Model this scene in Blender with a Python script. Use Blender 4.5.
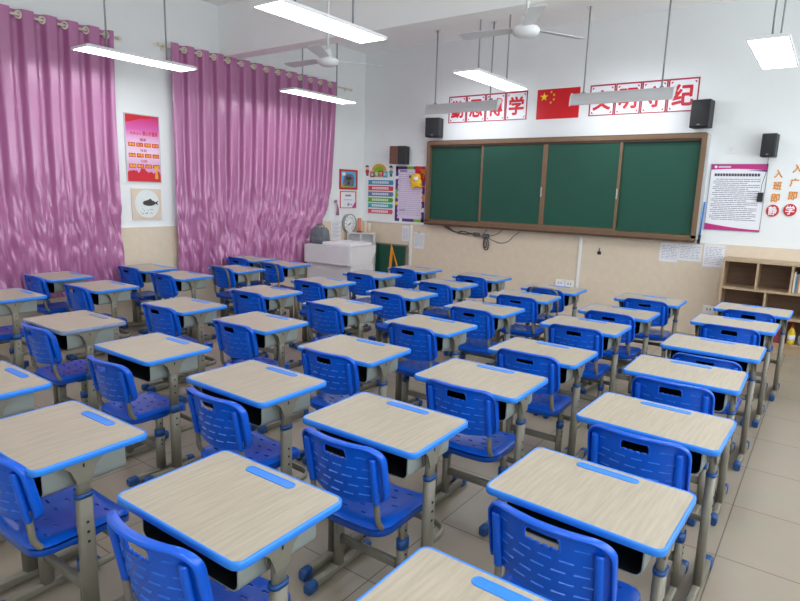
import bpy, bmesh, math, random
from mathutils import Vector, Matrix, noise

sc = bpy.context.scene
COL = sc.collection
for o in list(bpy.data.objects):
    bpy.data.objects.remove(o)
random.seed(4)

# ------------------------------------------------------------------ camera, world, exposure
YF, XL, XR, YB = 8.42, -7.015, 1.5, -1.7       # inner faces of the front, left, right and back walls
ZC = 4.1
PANEL_POWER, BOARD_POWER, SKY_POWER, EXPOSURE = 8.0, 5.5, 3.5, 0.8

cam_d = bpy.data.cameras.new('camera')
cam = bpy.data.objects.new('camera', cam_d)
COL.objects.link(cam)
sc.camera = cam
cam_d.sensor_width = 36.0
cam_d.lens = 587.8 / 800 * 36
cam_d.clip_start = 0.05
_y, _p, _r = math.radians(-35.97), math.radians(-10.46), math.radians(1.72)
F = Vector((math.sin(_y) * math.cos(_p), math.cos(_y) * math.cos(_p), math.sin(_p)))
R0 = Vector((math.cos(_y), -math.sin(_y), 0)); U0 = R0.cross(F)
RR = R0 * math.cos(_r) + U0 * math.sin(_r)
UU = U0 * math.cos(_r) - R0 * math.sin(_r)
M = Matrix(((RR.x, UU.x, -F.x, 0), (RR.y, UU.y, -F.y, 0), (RR.z, UU.z, -F.z, 1.73), (0, 0, 0, 1)))
cam.matrix_world = M

w = bpy.data.worlds.new('world'); sc.world = w; w.use_nodes = True
w.node_tree.nodes['Background'].inputs[0].default_value = (0.88, 0.94, 0.96, 1)
w.node_tree.nodes['Background'].inputs[1].default_value = SKY_POWER
vs = sc.view_settings
sc.display_settings.display_device = 'sRGB'
vs.view_transform = 'Standard'; vs.look = 'None'; vs.gamma = 1; vs.use_curve_mapping = False
vs.exposure = EXPOSURE
sc.cycles.max_bounces = 10; sc.cycles.diffuse_bounces = 6
sc.cycles.use_denoising = True
sc.cycles.sample_clamp_indirect = 6

# ------------------------------------------------------------------ materials
def lin(c):
    return tuple((v / 255 / 12.92) if v / 255 <= 0.04045 else ((v / 255 + 0.055) / 1.055) ** 2.4 for v in c)
MATS = {}
def mat(name, rgb, rough=0.5, metal=0.0, var=0.04, scale=8.0, bump=0.0, bscale=60.0, spec=0.5, stretch=(1, 1, 1), coat=0.0, trans=0.0):
    m = bpy.data.materials.new(name); m.use_nodes = True
    nt = m.node_tree; b = nt.nodes['Principled BSDF']
    c = lin(rgb)
    tc = nt.nodes.new('ShaderNodeTexCoord'); mp = nt.nodes.new('ShaderNodeMapping')
    mp.inputs['Scale'].default_value = stretch
    nt.links.new(tc.outputs['Object'], mp.inputs[0])
    n = nt.nodes.new('ShaderNodeTexNoise'); n.inputs['Scale'].default_value = scale; n.inputs['Detail'].default_value = 4
    nt.links.new(mp.outputs[0], n.inputs['Vector'])
    cr = nt.nodes.new('ShaderNodeValToRGB')
    cr.color_ramp.elements[0].position = 0.3; cr.color_ramp.elements[1].position = 0.7
    cr.color_ramp.elements[0].color = (*[v * (1 - var) for v in c], 1)
    cr.color_ramp.elements[1].color = (*[min(1, v * (1 + var)) for v in c], 1)
    nt.links.new(n.outputs[0], cr.inputs[0]); nt.links.new(cr.outputs[0], b.inputs['Base Color'])
    b.inputs['Roughness'].default_value = rough; b.inputs['Metallic'].default_value = metal
    b.inputs['Specular IOR Level'].default_value = spec
    b.inputs['Coat Weight'].default_value = coat
    b.inputs['Transmission Weight'].default_value = trans
    if bump:
        n2 = nt.nodes.new('ShaderNodeTexNoise'); n2.inputs['Scale'].default_value = bscale
        nt.links.new(mp.outputs[0], n2.inputs['Vector'])
        bp = nt.nodes.new('ShaderNodeBump'); bp.inputs['Strength'].default_value = bump; bp.inputs['Distance'].default_value = 0.01
        nt.links.new(n2.outputs[0], bp.inputs['Height']); nt.links.new(bp.outputs[0], b.inputs['Normal'])
    MATS[name] = m
    return m
def emit(name, rgb, s):
    m = bpy.data.materials.new(name); m.use_nodes = True
    b = m.node_tree.nodes['Principled BSDF']
    b.inputs['Base Color'].default_value = (*lin(rgb), 1)
    b.inputs['Emission Color'].default_value = (*lin(rgb), 1); b.inputs['Emission Strength'].default_value = s
    MATS[name] = m
    return m

mat('wall_paint', (236, 240, 241), 0.75, var=0.012, scale=3, bump=0.05, bscale=120)
mat('ceiling_paint', (250, 251, 250), 0.85, var=0.01, scale=2)
mat('beige_tile', (222, 207, 186), 0.35, var=0.03, scale=14, bump=0.02)
mat('wood_top', (174, 163, 145), 0.42, var=0.10, scale=9, stretch=(9, 0.7, 1), spec=0.35)
mat('blue_edge', (44, 132, 232), 0.35, var=0.03)
mat('grey_edge', (120, 136, 165), 0.45, var=0.12, scale=30)
mat('chair_blue', (4, 88, 206), 0.28, var=0.05, scale=5, spec=0.45)
mat('slit_highlight_blue', (44, 112, 208), 0.35, var=0.1)  # paler than the chair plastic: highlights on the backrest slits put into the colour
mat('collar_blue', (28, 78, 142), 0.4, var=0.06)
mat('cap_blue', (30, 74, 132), 0.45, var=0.1, scale=20)
mat('leg_grey', (130, 126, 113), 0.42, metal=0.15, var=0.06, scale=14)
mat('box_grey', (146, 154, 150), 0.45, metal=0.1, var=0.05)
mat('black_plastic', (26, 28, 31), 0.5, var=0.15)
mat('hole_dark', (20, 20, 20), 0.8)
mat('board_green', (18, 78, 62), 0.55, var=0.05, scale=3)
mat('board_frame', (134, 108, 84), 0.35, metal=0.35, var=0.06)
mat('board_frame_dark', (84, 62, 50), 0.4, metal=0.2)
mat('metal_light', (200, 202, 204), 0.35, metal=0.5)
mat('rod_grey', (150, 154, 156), 0.4, metal=0.3)
mat('white_plastic', (235, 237, 238), 0.4, var=0.02)
mat('lamp_housing', (214, 216, 218), 0.5, var=0.02)
mat('white_metal', (228, 230, 232), 0.35, var=0.02)
mat('podium_white', (224, 222, 226), 0.45, var=0.02)
mat('poster_white', (238, 240, 246), 0.35, var=0.01)
mat('lilac_paper', (226, 214, 236), 0.4, var=0.02)
mat('paper_white', (232, 234, 240), 0.6, var=0.02)
mat('ink', (70, 68, 84), 0.6)
mat('ink_soft', (140, 138, 156), 0.6)
mat('ink_pale', (172, 160, 190), 0.6)
mat('red_paint', (208, 24, 44), 0.45, var=0.04)
mat('crimson', (174, 24, 56), 0.45, var=0.05)
mat('flag_red', (214, 22, 34), 0.45, var=0.03)
mat('star_yellow', (255, 222, 40), 0.45)
mat('magenta', (196, 40, 132), 0.4, var=0.04)
mat('purple', (82, 52, 128), 0.4, var=0.05)
mat('lime', (132, 190, 40), 0.4)
mat('yellow', (246, 200, 40), 0.45, var=0.06)
mat('gold', (222, 168, 60), 0.4, var=0.06)
mat('orange', (236, 150, 40), 0.45, var=0.05)
mat('orange_text', (226, 146, 48), 0.45, var=0.05)
mat('badge_red', (196, 36, 48), 0.45)
mat('strip_blue', (58, 142, 186), 0.45)
mat('strip_red', (214, 66, 76), 0.45)
mat('strip_slate', (104, 122, 166), 0.45)
mat('strip_green', (88, 172, 40), 0.45)
mat('strip_teal', (64, 170, 184), 0.45)
mat('strip_pink', (222, 92, 112), 0.45)
mat('skin', (240, 200, 170), 0.5)
mat('brown', (108, 70, 52), 0.5, var=0.08)
mat('beige_card', (222, 204, 186), 0.6, var=0.03)
mat('plate_white', (228, 234, 234), 0.4)
mat('fish_dark', (58, 54, 56), 0.5, var=0.25, scale=40)
mat('sky_card', (88, 186, 232), 0.5)
mat('photo_grey', (112, 108, 124), 0.5, var=0.35, scale=25)
mat('clock_face', (242, 246, 248), 0.3, var=0.01)
mat('clock_rim', (158, 162, 166), 0.35, metal=0.4)
mat('bag_grey', (104, 110, 118), 0.8, var=0.12, scale=20, bump=0.2)
mat('salmon', (216, 130, 110), 0.5)
mat('cream', (234, 212, 186), 0.5)
mat('teal_book', (120, 196, 178), 0.5)
mat('ring_cream', (226, 218, 200), 0.3)
mat('shelf_edge', (176, 152, 124), 0.5, var=0.08, scale=10, stretch=(1, 1, 1))
mat('shelf_back', (122, 94, 72), 0.55, var=0.16, scale=7, stretch=(0.6, 1, 9))
mat('book_a', (60, 130, 170), 0.6); mat('book_b', (226, 214, 190), 0.6); mat('book_c', (200, 120, 60), 0.6); mat('book_d', (70, 120, 90), 0.6)
mat('bottle_yellow', (236, 206, 30), 0.3); mat('bottle_clear', (190, 196, 198), 0.15, trans=0.6); mat('red_cap', (216, 40, 40), 0.4)
mat('maroon', (128, 48, 60), 0.7, var=0.1)
mat('pointer_blue', (48, 122, 206), 0.4)
mat('cable_grey', (86, 84, 86), 0.6)
emit('panel_light', (250, 252, 255), PANEL_POWER)
emit('board_light', (246, 250, 255), BOARD_POWER)

def glass_material():
    m = bpy.data.materials.new('added_window_glass'); m.use_nodes = True
    nt = m.node_tree; nt.nodes.remove(nt.nodes['Principled BSDF'])
    a = nt.nodes.new('ShaderNodeBsdfTransparent'); g = nt.nodes.new('ShaderNodeBsdfGlossy'); g.inputs['Roughness'].default_value = 0.02
    mx = nt.nodes.new('ShaderNodeMixShader'); mx.inputs[0].default_value = 0.07
    nt.links.new(a.outputs[0], mx.inputs[1]); nt.links.new(g.outputs[0], mx.inputs[2]); nt.links.new(mx.outputs[0], nt.nodes['Material Output'].inputs[0])
    MATS['added_window_glass'] = m
glass_material()
def floor_material():
    m = bpy.data.materials.new('floor_tile'); m.use_nodes = True
    nt = m.node_tree; b = nt.nodes['Principled BSDF']
    tc = nt.nodes.new('ShaderNodeTexCoord'); mp = nt.nodes.new('ShaderNodeMapping')
    T = 0.6135
    mp.inputs['Location'].default_value = (0.258 + 20 * T, -3.094 + 20 * T, 0)
    nt.links.new(tc.outputs['Object'], mp.inputs[0])
    br = nt.nodes.new('ShaderNodeTexBrick'); br.offset = 0; br.squash = 1
    br.inputs['Scale'].default_value = 1; br.inputs['Brick Width'].default_value = T; br.inputs['Row Height'].default_value = T
    br.inputs['Mortar Size'].default_value = 0.0035; br.inputs['Mortar Smooth'].default_value = 0.3; br.inputs['Bias'].default_value = 0
    a = lin((164, 152, 135)); c = lin((158, 146, 129)); g = lin((96, 88, 80))
    br.inputs['Color1'].default_value = (*a, 1); br.inputs['Color2'].default_value = (*c, 1); br.inputs['Mortar'].default_value = (*g, 1)
    nt.links.new(mp.outputs[0], br.inputs['Vector'])
    n = nt.nodes.new('ShaderNodeTexNoise'); n.inputs['Scale'].default_value = 5; n.inputs['Detail'].default_value = 6
    nt.links.new(tc.outputs['Object'], n.inputs['Vector'])
    mx = nt.nodes.new('ShaderNodeMixRGB'); mx.blend_type = 'MULTIPLY'; mx.inputs[0].default_value = 0.14
    nt.links.new(br.outputs['Color'], mx.inputs[1]); nt.links.new(n.outputs['Color'], mx.inputs[2])
    nt.links.new(mx.outputs[0], b.inputs['Base Color'])
    b.inputs['Roughness'].default_value = 0.32
    MATS['floor_tile'] = m
floor_material()

def curtain_material():
    m = bpy.data.materials.new('satin'); m.use_nodes = True
    nt = m.node_tree; b = nt.nodes['Principled BSDF']
    tc = nt.nodes.new('ShaderNodeTexCoord')
    n = nt.nodes.new('ShaderNodeTexNoise'); n.inputs['Scale'].default_value = 160; n.inputs['Detail'].default_value = 3
    nt.links.new(tc.outputs['Object'], n.inputs['Vector'])
    cr = nt.nodes.new('ShaderNodeValToRGB')
    cr.color_ramp.elements[0].color = (*lin((170, 98, 149)), 1); cr.color_ramp.elements[1].color = (*lin((188, 115, 165)), 1)
    nt.links.new(n.outputs[0], cr.inputs[0]); nt.links.new(cr.outputs[0], b.inputs['Base Color'])
    b.inputs['Roughness'].default_value = 0.33; b.inputs['Metallic'].default_value = 0.1; b.inputs['Specular IOR Level'].default_value = 0.9
    b.inputs['Coat Weight'].default_value = 0.55; b.inputs['Coat Roughness'].default_value = 0.2
    b.inputs['Sheen Weight'].default_value = 0.3
    b.inputs['Sheen Tint'].default_value = (1, 0.7, 0.9, 1)
    MATS['satin'] = m
curtain_material()

# ------------------------------------------------------------------ mesh helpers
class MB:
    def __init__(s):
        s.v = []; s.f = []; s.mi = []; s.sm = []; s.mats = []
    def slot(s, m):
        if m not in s.mats: s.mats.append(m)
        return s.mats.index(m)
    def add(s, verts, faces, m, smooth=False):
        k = len(s.v); i = s.slot(m)
        s.v += [tuple(v) for v in verts]
        for f in faces:
            s.f.append([k + j for j in f]); s.mi.append(i); s.sm.append(smooth)
    def box(s, c, d, m, rot=0.0):
        hx, hy, hz = d[0] / 2, d[1] / 2, d[2] / 2
        ca, sa = math.cos(rot), math.sin(rot)
        vs = []
        for z in (-hz, hz):
            for x, y in ((-hx, -hy), (hx, -hy), (hx, hy), (-hx, hy)):
                vs.append((c[0] + x * ca - y * sa, c[1] + x * sa + y * ca, c[2] + z))
        s.add(vs, [(3, 2, 1, 0), (4, 5, 6, 7), (0, 1, 5, 4), (1, 2, 6, 5), (2, 3, 7, 6), (3, 0, 4, 7)], m)
    def bbox(s, c, d, m, b=0.005):
        """box with chamfered vertical edges and chamfered top and bottom rims"""
        def loop(ins, z):
            hx, hy = d[0] / 2 - ins, d[1] / 2 - ins
            return [(c[0] + x, c[1] + y, c[2] + z) for x, y in rrect(hx, hy, b, 2)]
        h = d[2] / 2
        s.loops([loop(b, -h), loop(0.3 * b, -h + 0.3 * b), loop(0, -h + b), loop(0, h - b), loop(0.3 * b, h - 0.3 * b), loop(b, h)], m, cap=True, smooth=False)
    def loops(s, ls, m, cap=False, closed=True, smooth=True):
        n = len(ls[0]); vs = [p for l in ls for p in l]; fs = []
        for a in range(len(ls) - 1):
            for i in range(n if closed else n - 1):
                j = (i + 1) % n
                fs.append((a * n + i, a * n + j, (a + 1) * n + j, (a + 1) * n + i))
        s.add(vs, fs, m, smooth)
        if cap:
            k = len(s.v) - len(vs)
            for idx in (list(range(n))[::-1], [(len(ls) - 1) * n + i for i in range(n)]):
                s.f.append([k + i for i in idx]); s.mi.append(s.slot(m)); s.sm.append(False)
    def tube(s, pts, r, m, n=10, sec=None, cap=True, smooth=True):
        """sweep a circle (or an ellipse sec=(across, along_up)) along points"""
        pts = [Vector(p) for p in pts]; ls = []
        up = Vector((0, 0, 1))
        for i, p in enumerate(pts):
            t = (pts[min(i + 1, len(pts) - 1)] - pts[max(i - 1, 0)]).normalized()
            a = t.cross(up)
            if a.length < 0.05: a = Vector((1, 0, 0)) if i == 0 else prev
            a.normalize(); b = a.cross(t).normalized()
            if i and a.dot(prev) < 0: a = -a; b = -b
            prev = a
            ra, rb = (sec if sec else (r, r))
            ls.append([p + a * ra * math.cos(2 * math.pi * k / n) + b * rb * math.sin(2 * math.pi * k / n) for k in range(n)])
        s.loops(ls, m, cap=cap, smooth=smooth)
    def cyl(s, c, r, z0, z1, m, n=20, r2=None, cap=True):
        r2 = r if r2 is None else r2
        f = lambda q, z: [(c[0] + q * math.cos(2 * math.pi * k / n), c[1] + q * math.sin(2 * math.pi * k / n), z) for k in range(n)]
        s.loops([f(r, z0), f(r2, z1)], m, cap=cap)
    def lathe(s, c, prof, m, n=24, smooth=True):
        s.loops([[(c[0] + r * math.cos(2 * math.pi * k / n), c[1] + r * math.sin(2 * math.pi * k / n), c[2] + z) for k in range(n)] for r, z in prof], m, cap=True, smooth=smooth)
    def ellip(s, c, r, m, nu=10, nv=6):
        ls = []
        for j in range(1, nv):
            t = math.pi * j / nv
            ls.append([(c[0] + r[0] * math.sin(t) * math.cos(2 * math.pi * k / nu), c[1] + r[1] * math.sin(t) * math.sin(2 * math.pi * k / nu), c[2] - r[2] * math.cos(t)) for k in range(nu)])
        s.loops(ls, m, cap=True)
    def poly(s, pts, ext, m):
        """polygon pts extruded by vector ext"""
        n = len(pts); e = Vector(ext)
        vs = [Vector(p) for p in pts] + [Vector(p) + e for p in pts]
        s.add(vs, [list(range(n))[::-1], list(range(n, 2 * n))] + [(i, (i + 1) % n, n + (i + 1) % n, n + i) for i in range(n)], m)
    def build(s, name, parent=None, loc=None):
        me = bpy.data.meshes.new(name)
        me.from_pydata(s.v, [], s.f)
        for m in s.mats: me.materials.append(MATS[m])
        me.polygons.foreach_set('material_index', s.mi)
        me.polygons.foreach_set('use_smooth', s.sm)
        bm = bmesh.new(); bm.from_mesh(me)
        bmesh.ops.recalc_face_normals(bm, faces=bm.faces[:])
        bm.to_mesh(me); bm.free()
        me.update()
        o = bpy.data.objects.new(name, me)
        if loc: o.location = loc
        COL.objects.link(o)
        if parent: o.parent = parent
        return o

def rrect(hx, hy, r, n=4):
    r = min(r, hx * 0.999, hy * 0.999)
    out = []
    for cx, cy, a0 in ((hx - r, hy - r, 0), (-hx + r, hy - r, 90), (-hx + r, -hy + r, 180), (hx - r, -hy + r, 270)):
        for k in range(n + 1):
            a = math.radians(a0 + 90 * k / n)
            out.append((cx + r * math.cos(a), cy + r * math.sin(a)))
    return out

def tag(o, label, cat, group=None):
    o['label'] = label; o['category'] = cat
    if group: o['group'] = group
    return o
def thing(name, label, cat, loc=(0, 0, 0), rz=0.0, group=None):
    o = bpy.data.objects.new(name, None); COL.objects.link(o)
    o.empty_display_size = 0.05
    o.location = loc; o.rotation_euler = (0, 0, rz)
    return tag(o, label, cat, group)
def struct(mb, name):
    o = mb.build(name); o['kind'] = 'structure'; return o
def copy_tree(o, parent=None):
    c = o.copy(); COL.objects.link(c)
    if parent: c.parent = parent
    for ch in KIDS.get(o.name, []): copy_tree(ch, c)
    return c
KIDS = {}
def index_kids():
    KIDS.clear()
    for o in bpy.data.objects:
        if o.parent: KIDS.setdefault(o.parent.name, []).append(o)

# planes of the two visible walls: (a, z, d) -> point d metres off the wall
def FW(a, z, d=0.0): return Vector((a, YF - d - 0.0015, z))
def LW(a, z, d=0.0): return Vector((XL + d + 0.0015, a, z))
def plate(mb, W, a0, a1, z0, z1, d0, d1, m):
    p = [W(a0, z0, d0), W(a1, z0, d0), W(a1, z1, d0), W(a0, z1, d0)]
    mb.poly(p, W(0, 0, d1) - W(0, 0, d0), m)
def disc(mb, W, a, z, ra, rz, d0, d1, m, n=28, a0=0, a1=360):
    p = [W(a + ra * math.cos(math.radians(a0 + (a1 - a0) * k / n)), z + rz * math.sin(math.radians(a0 + (a1 - a0) * k / n)), d0) for k in range(n + (0 if a1 - a0 == 360 else 1))]
    mb.poly(p, W(0, 0, d1) - W(0, 0, d0), m)
def wpoly(mb, W, pts, d0, d1, m):
    mb.poly([W(a, z, d0) for a, z in pts], W(0, 0, d1) - W(0, 0, d0), m)

def text(mb_name, string, W, a, z, wdt, hgt, d, m, parent=None, bold=0.0, slant=0.0):
    """lettering fitted into a wdt x hgt box centred at (a, z) on a wall"""
    cu = bpy.data.curves.new('lettering', 'FONT'); cu.body = string; cu.size = 1.0
    cu.extrude = 0.0; cu.resolution_u = 3
    to = bpy.data.objects.new('lettering', cu); COL.objects.link(to)
    dg = bpy.context.evaluated_depsgraph_get(); dg.update()
    me = bpy.data.meshes.new_from_object(to.evaluated_get(dg))
    bpy.data.objects.remove(to); bpy.data.curves.remove(cu)
    xs = [v.co.x for v in me.vertices]; ys = [v.co.y for v in me.vertices]
    if not xs: return None
    x0, x1, y0, y1 = min(xs), max(xs), min(ys), max(ys)
    base = [(v.co.x, v.co.y) for v in me.vertices]; polys = [list(p.vertices) for p in me.polygons]
    bpy.data.meshes.remove(me)
    shifts = [(0, 0)] + ([(bold * math.cos(math.pi * k / 4), bold * math.sin(math.pi * k / 4)) for k in range(8)] if bold else [])
    V, P = [], []
    for q, (sx, sy) in enumerate(shifts):                 # heavier strokes: the glyph laid over itself, slightly shifted
        k0 = len(V)
        for bx_, by_ in base:
            fx = (bx_ + sx - x0 + bold) / max(1e-6, x1 - x0 + 2 * bold) - 0.5; fy = (by_ + sy - y0 + bold) / max(1e-6, y1 - y0 + 2 * bold) - 0.5
            V.append(W(a + fx * wdt + fy * slant, z + fy * hgt, d + q * 0.00004))
        P += [[k0 + i_ for i_ in p] for p in polys]
    me = bpy.data.meshes.new(mb_name); me.from_pydata(V, [], P)
    me.materials.clear(); me.materials.append(MATS[m])
    for p in me.polygons: p.material_index = 0
    me.name = mb_name
    o = bpy.data.objects.new(mb_name, me); COL.objects.link(o)
    if parent: o.parent = parent
    return o

# ------------------------------------------------------------------ the room
b = MB(); b.box(((XL + XR) / 2, (YF + YB) / 2, -0.1), (XR - XL + 0.4, YF - YB + 0.4, 0.2), 'floor_tile'); struct(b, 'floor')
b = MB(); b.box(((XL + XR) / 2, (YF + YB) / 2, ZC + 0.1), (XR - XL + 0.4, YF - YB + 0.4, 0.2), 'ceiling_paint'); struct(b, 'ceiling')
b = MB(); b.box(((XL + XR) / 2, YF + 0.1, ZC / 2), (XR - XL + 0.4, 0.2, ZC), 'wall_paint'); struct(b, 'wall_front')
b = MB(); b.box((XL - 0.1, (YF + YB) / 2, ZC / 2), (0.2, YF - YB, ZC), 'wall_paint'); struct(b, 'wall_left')
ADDED_WINS = [(-0.9, 1.5), (2.1, 4.5), (5.1, 7.5)]            # assumed windows in the unseen right wall, added to bring in fill daylight
WZ0, WZ1 = 1.0, 3.3
b = MB()
b.box((XR + 0.1, (YF + YB) / 2, WZ0 / 2), (0.2, YF - YB, WZ0), 'wall_paint')
b.box((XR + 0.1, (YF + YB) / 2, (WZ1 + ZC) / 2), (0.2, YF - YB, ZC - WZ1), 'wall_paint')
for ya, yb in zip([YB] + [q[1] for q in ADDED_WINS], [q[0] for q in ADDED_WINS] + [YF]): b.box((XR + 0.1, (ya + yb) / 2, (WZ0 + WZ1) / 2), (0.2, yb - ya, WZ1 - WZ0), 'wall_paint')
struct(b, 'wall_right')
for k, (ya, yb) in enumerate(ADDED_WINS):
    b = MB(); yc = (ya + yb) / 2
    for y in (ya + 0.025, yc, yb - 0.025): b.box((XR + 0.1, y, (WZ0 + WZ1) / 2), (0.06, 0.05, WZ1 - WZ0), 'white_metal')
    for z in (WZ0 + 0.025, 2.6, WZ1 - 0.025): b.box((XR + 0.1, yc, z), (0.055, yb - ya, 0.05), 'white_metal')
    b.box((XR + 0.1, yc, (WZ0 + WZ1) / 2), (0.006, yb - ya - 0.02, WZ1 - WZ0 - 0.02), 'added_window_glass')
    struct(b, 'added_window_%d' % (k + 1))
    ld = bpy.data.lights.new('added_window_portal', 'AREA'); ld.shape = 'RECTANGLE'; ld.size = WZ1 - WZ0; ld.size_y = yb - ya
    ld.cycles.is_portal = True
    lo = bpy.data.objects.new('added_window_portal', ld); COL.objects.link(lo)
    lo.location = (XR + 0.22, yc, (WZ0 + WZ1) / 2); lo.rotation_euler = (0, math.radians(90), 0)
b = MB(); b.box(((XL + XR) / 2, YB - 0.1, ZC / 2), (XR - XL + 0.4, 0.2, ZC), 'wall_paint'); struct(b, 'wall_back')
b = MB(); b.box(((XL + XR) / 2, 5.44, (3.46 + ZC) / 2), (XR - XL, 0.22, ZC - 3.46), 'ceiling_paint'); struct(b, 'ceiling_beam')
b = MB(); b.box(((XL + XR) / 2, YF - 0.006, 0.6), (XR - XL, 0.012, 1.2), 'beige_tile'); struct(b, 'trim_1')
b = MB(); b.box((XL + 0.006, (YF + YB) / 2, 0.6), (0.012, YF - YB - 0.03, 1.2), 'beige_tile'); struct(b, 'trim_2')

# ------------------------------------------------------------------ LED panels and board lamps
def led_panel(x, y0, y1, label):
    t = thing('ceiling_light', label, 'ceiling light', (x, (y0 + y1) / 2, 3.0), 0, 'hanging LED panels')
    L = (y1 - y0); W = 0.30
    h = MB()
    h.loops([[(px, py, z) for px, py in rrect(W / 2 - i, L / 2 - i, 0.004, 1)] for i, z in ((0.012, 0.0), (0, 0.0), (0, 0.022), (0.03, 0.034), (0.031, 0.036))], 'white_metal', smooth=False)
    h.box((0, 0, 0.034), (W - 0.06, L - 0.06, 0.004), 'white_metal')
    h.build('housing', t)
    d = MB(); d.box((0, 0, 0.004), (W - 0.024, L - 0.024, 0.004), 'panel_light'); d.build('diffuser', t)
    for s in (-1, 1):
        r = MB(); r.tube([(0, s * L * 0.27, 0.036), (0, s * L * 0.27, ZC - 3.0)], 0.009, 'rod_grey', 8)
        r.cyl((0, s * L * 0.27), 0.022, 0.036, 0.05, 'rod_grey', 12)
        r.build('hanging_rod', t)
led_panel(-6.07, 2.98, 4.20, 'hanging LED panel before the nearer curtain and red slogan poster')
led_panel(-3.41, 2.99, 4.20, 'large hanging LED panel over the middle desks, highest in view')
led_panel(-0.60, 2.99, 4.20, 'hanging LED panel over the right aisle desks, above the frame')
led_panel(-6.03, 5.63, 6.89, 'hanging LED panel before the farther curtain near the front corner')
led_panel(-3.35, 5.65, 6.93, 'hanging LED panel just before the red character cards')
led_panel(-0.61, 5.65, 6.90, 'hanging LED panel at the right, above the blackboard side poster')
for x in (-6.07, -3.41, -0.6): led_panel(x, 0.3, 1.5, 'hanging LED panel behind the viewpoint, over the rear desks')

def board_lamp(x0, x1, label):
    t = thing('blackboard_lamp', label, 'lamp', ((x0 + x1) / 2, 7.8, 2.9), 0, 'blackboard lamps')
    L = x1 - x0
    prof = [(-0.075, 0.055), (-0.06, 0.115), (-0.03, 0.15), (0.03, 0.15), (0.045, 0.13), (0.02, 0.10), (-0.068, 0.0), (-0.078, 0.005)]
    h = MB()
    h.loops([[(sx, y, z) for y, z in prof] for sx in (-L / 2 + 0.015, L / 2 - 0.015)], 'lamp_housing', cap=True, smooth=False)
    h.build('housing', t)
    e = MB()
    e.add([(-L / 2 + 0.03, 0.047, 0.122), (L / 2 - 0.03, 0.047, 0.122), (L / 2 - 0.03, -0.058, 0.004), (-L / 2 + 0.03, -0.058, 0.004)], [(0, 1, 2, 3)], 'board_light')
    e.build('diffuser', t)
    for s in (-1, 1):
        c = MB(); c.poly([(s * L / 2 - s * 0.015, y * 1.12, 0.075 + (z - 0.075) * 1.12) for y, z in prof], (s * 0.015, 0, 0), 'white_plastic'); c.build('end_cap', t)
        r = MB(); r.tube([(s * (L / 2 - 0.155), -0.01, 0.15), (s * (L / 2 - 0.155), -0.01, ZC - 2.9)], 0.010, 'rod_grey', 8)
        r.cyl((s * (L / 2 - 0.155), -0.01), 0.025, 0.148, 0.165, 'rod_grey', 12)
        r.poly([(s * (L / 2 - 0.155) - 0.06, -0.01, ZC - 2.9), (s * (L / 2 - 0.155), -0.01, ZC - 2.955), (s * (L / 2 - 0.155) + 0.06, -0.01, ZC - 2.9)], (0, 0.012, 0), 'white_plastic')
        r.build('hanging_rod', t)
board_lamp(-5.26, -4.02, 'grey hanging board lamp crossing the left set of red character cards')
board_lamp(-2.98, -1.72, 'grey hanging board lamp crossing the right set of red character cards')

# ------------------------------------------------------------------ curtains
def curtain(name, y0, yend, zt, zb, per, label, ringlabel):
    t = thing(name, label, 'curtain', (XL, (y0 + yend(zt)) / 2, 0), 0, 'pink satin curtains')
    cy = (y0 + yend(zt)) / 2
    NY = int((yend(zt) - y0) / 0.0095); NZ = 150
    n_per = (yend(zt) - y0) / per
    V = []
    for j in range(NZ + 1):
        f = j / NZ
        z = zt + (zb - zt) * f
        y1 = yend(z)
        k = max(0.0, min(1.0, (2.1 - z) / 0.9)); k = k * k * (3 - 2 * k)
        sag = 0.02 * math.sin(6.28 * f)
        for i in range(NY + 1):
            s = i / NY
            y = y0 + (y1 - y0) * s + 0.012 * noise.noise((s * 20, z * 0.8, 3))
            ph = 2 * math.pi * n_per * s + 0.35 * noise.noise((s * 9, z * 0.4, 1.7)) * (1 - 0.0 * k) * min(1, (zt - z) * 1.5)
            wv = math.sin(ph)
            wv = math.tanh(2.6 * (wv + 0.35))
            amp = 0.040 * (1 - 0.45 * k)
            x = 0.085 + amp * wv
            x += 0.012 * noise.noise((s * 12, z * 0.6, 5.0)) * min(1, (zt - z) * 0.8)
            cr = noise.noise((y * 14, z * 2.2, 9.0)) * 0.030 + noise.noise((y * 36, z * 6, 2.0)) * 0.013 + abs(noise.noise((y * 24 + z * 3, z * 4, 6.0))) * 0.024
            x += cr * k * 1.35
            V.append((max(0.015, x), y - cy, z))
    mb = MB()
    fs = []
    for j in range(NZ):
        for i in range(NY):
            a = j * (NY + 1) + i
            fs.append((a, a + 1, a + NY + 2, a + NY + 1))
    mb.add(V, fs, 'satin', True)
    mb.build('cloth', t)
    k = 0
    zr = zt - 0.055
    while True:                                           # a grommet wherever the cloth crosses the rod on its way back
        s = (k + 0.06 * 0 + 0.95) / n_per
        if s > 0.995: break
        y = y0 + (yend(zt) - y0) * s - cy
        r = MB(); R, q = 0.031, 0.011
        ls = []
        for a in range(16):
            A = 2 * math.pi * a / 16
            ls.append([(0.088 + 0.009 * math.cos(2 * math.pi * c / 8) + 0.6 * R * math.cos(A), y - 0.012 - 0.008 * math.cos(2 * math.pi * c / 8) + (R * 0.75 + q * math.sin(2 * math.pi * c / 8)) * math.cos(A), zr + (R + q * math.sin(2 * math.pi * c / 8)) * math.sin(A)) for c in range(8)])
        ls.append(ls[0])
        r.loops(ls, 'ring_cream'); r.build('grommet', t)
        k += 1
    return zr
def yend1(z): return 3.79 - 0.03 * math.sin((3.4 - z) * 1.1)
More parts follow.
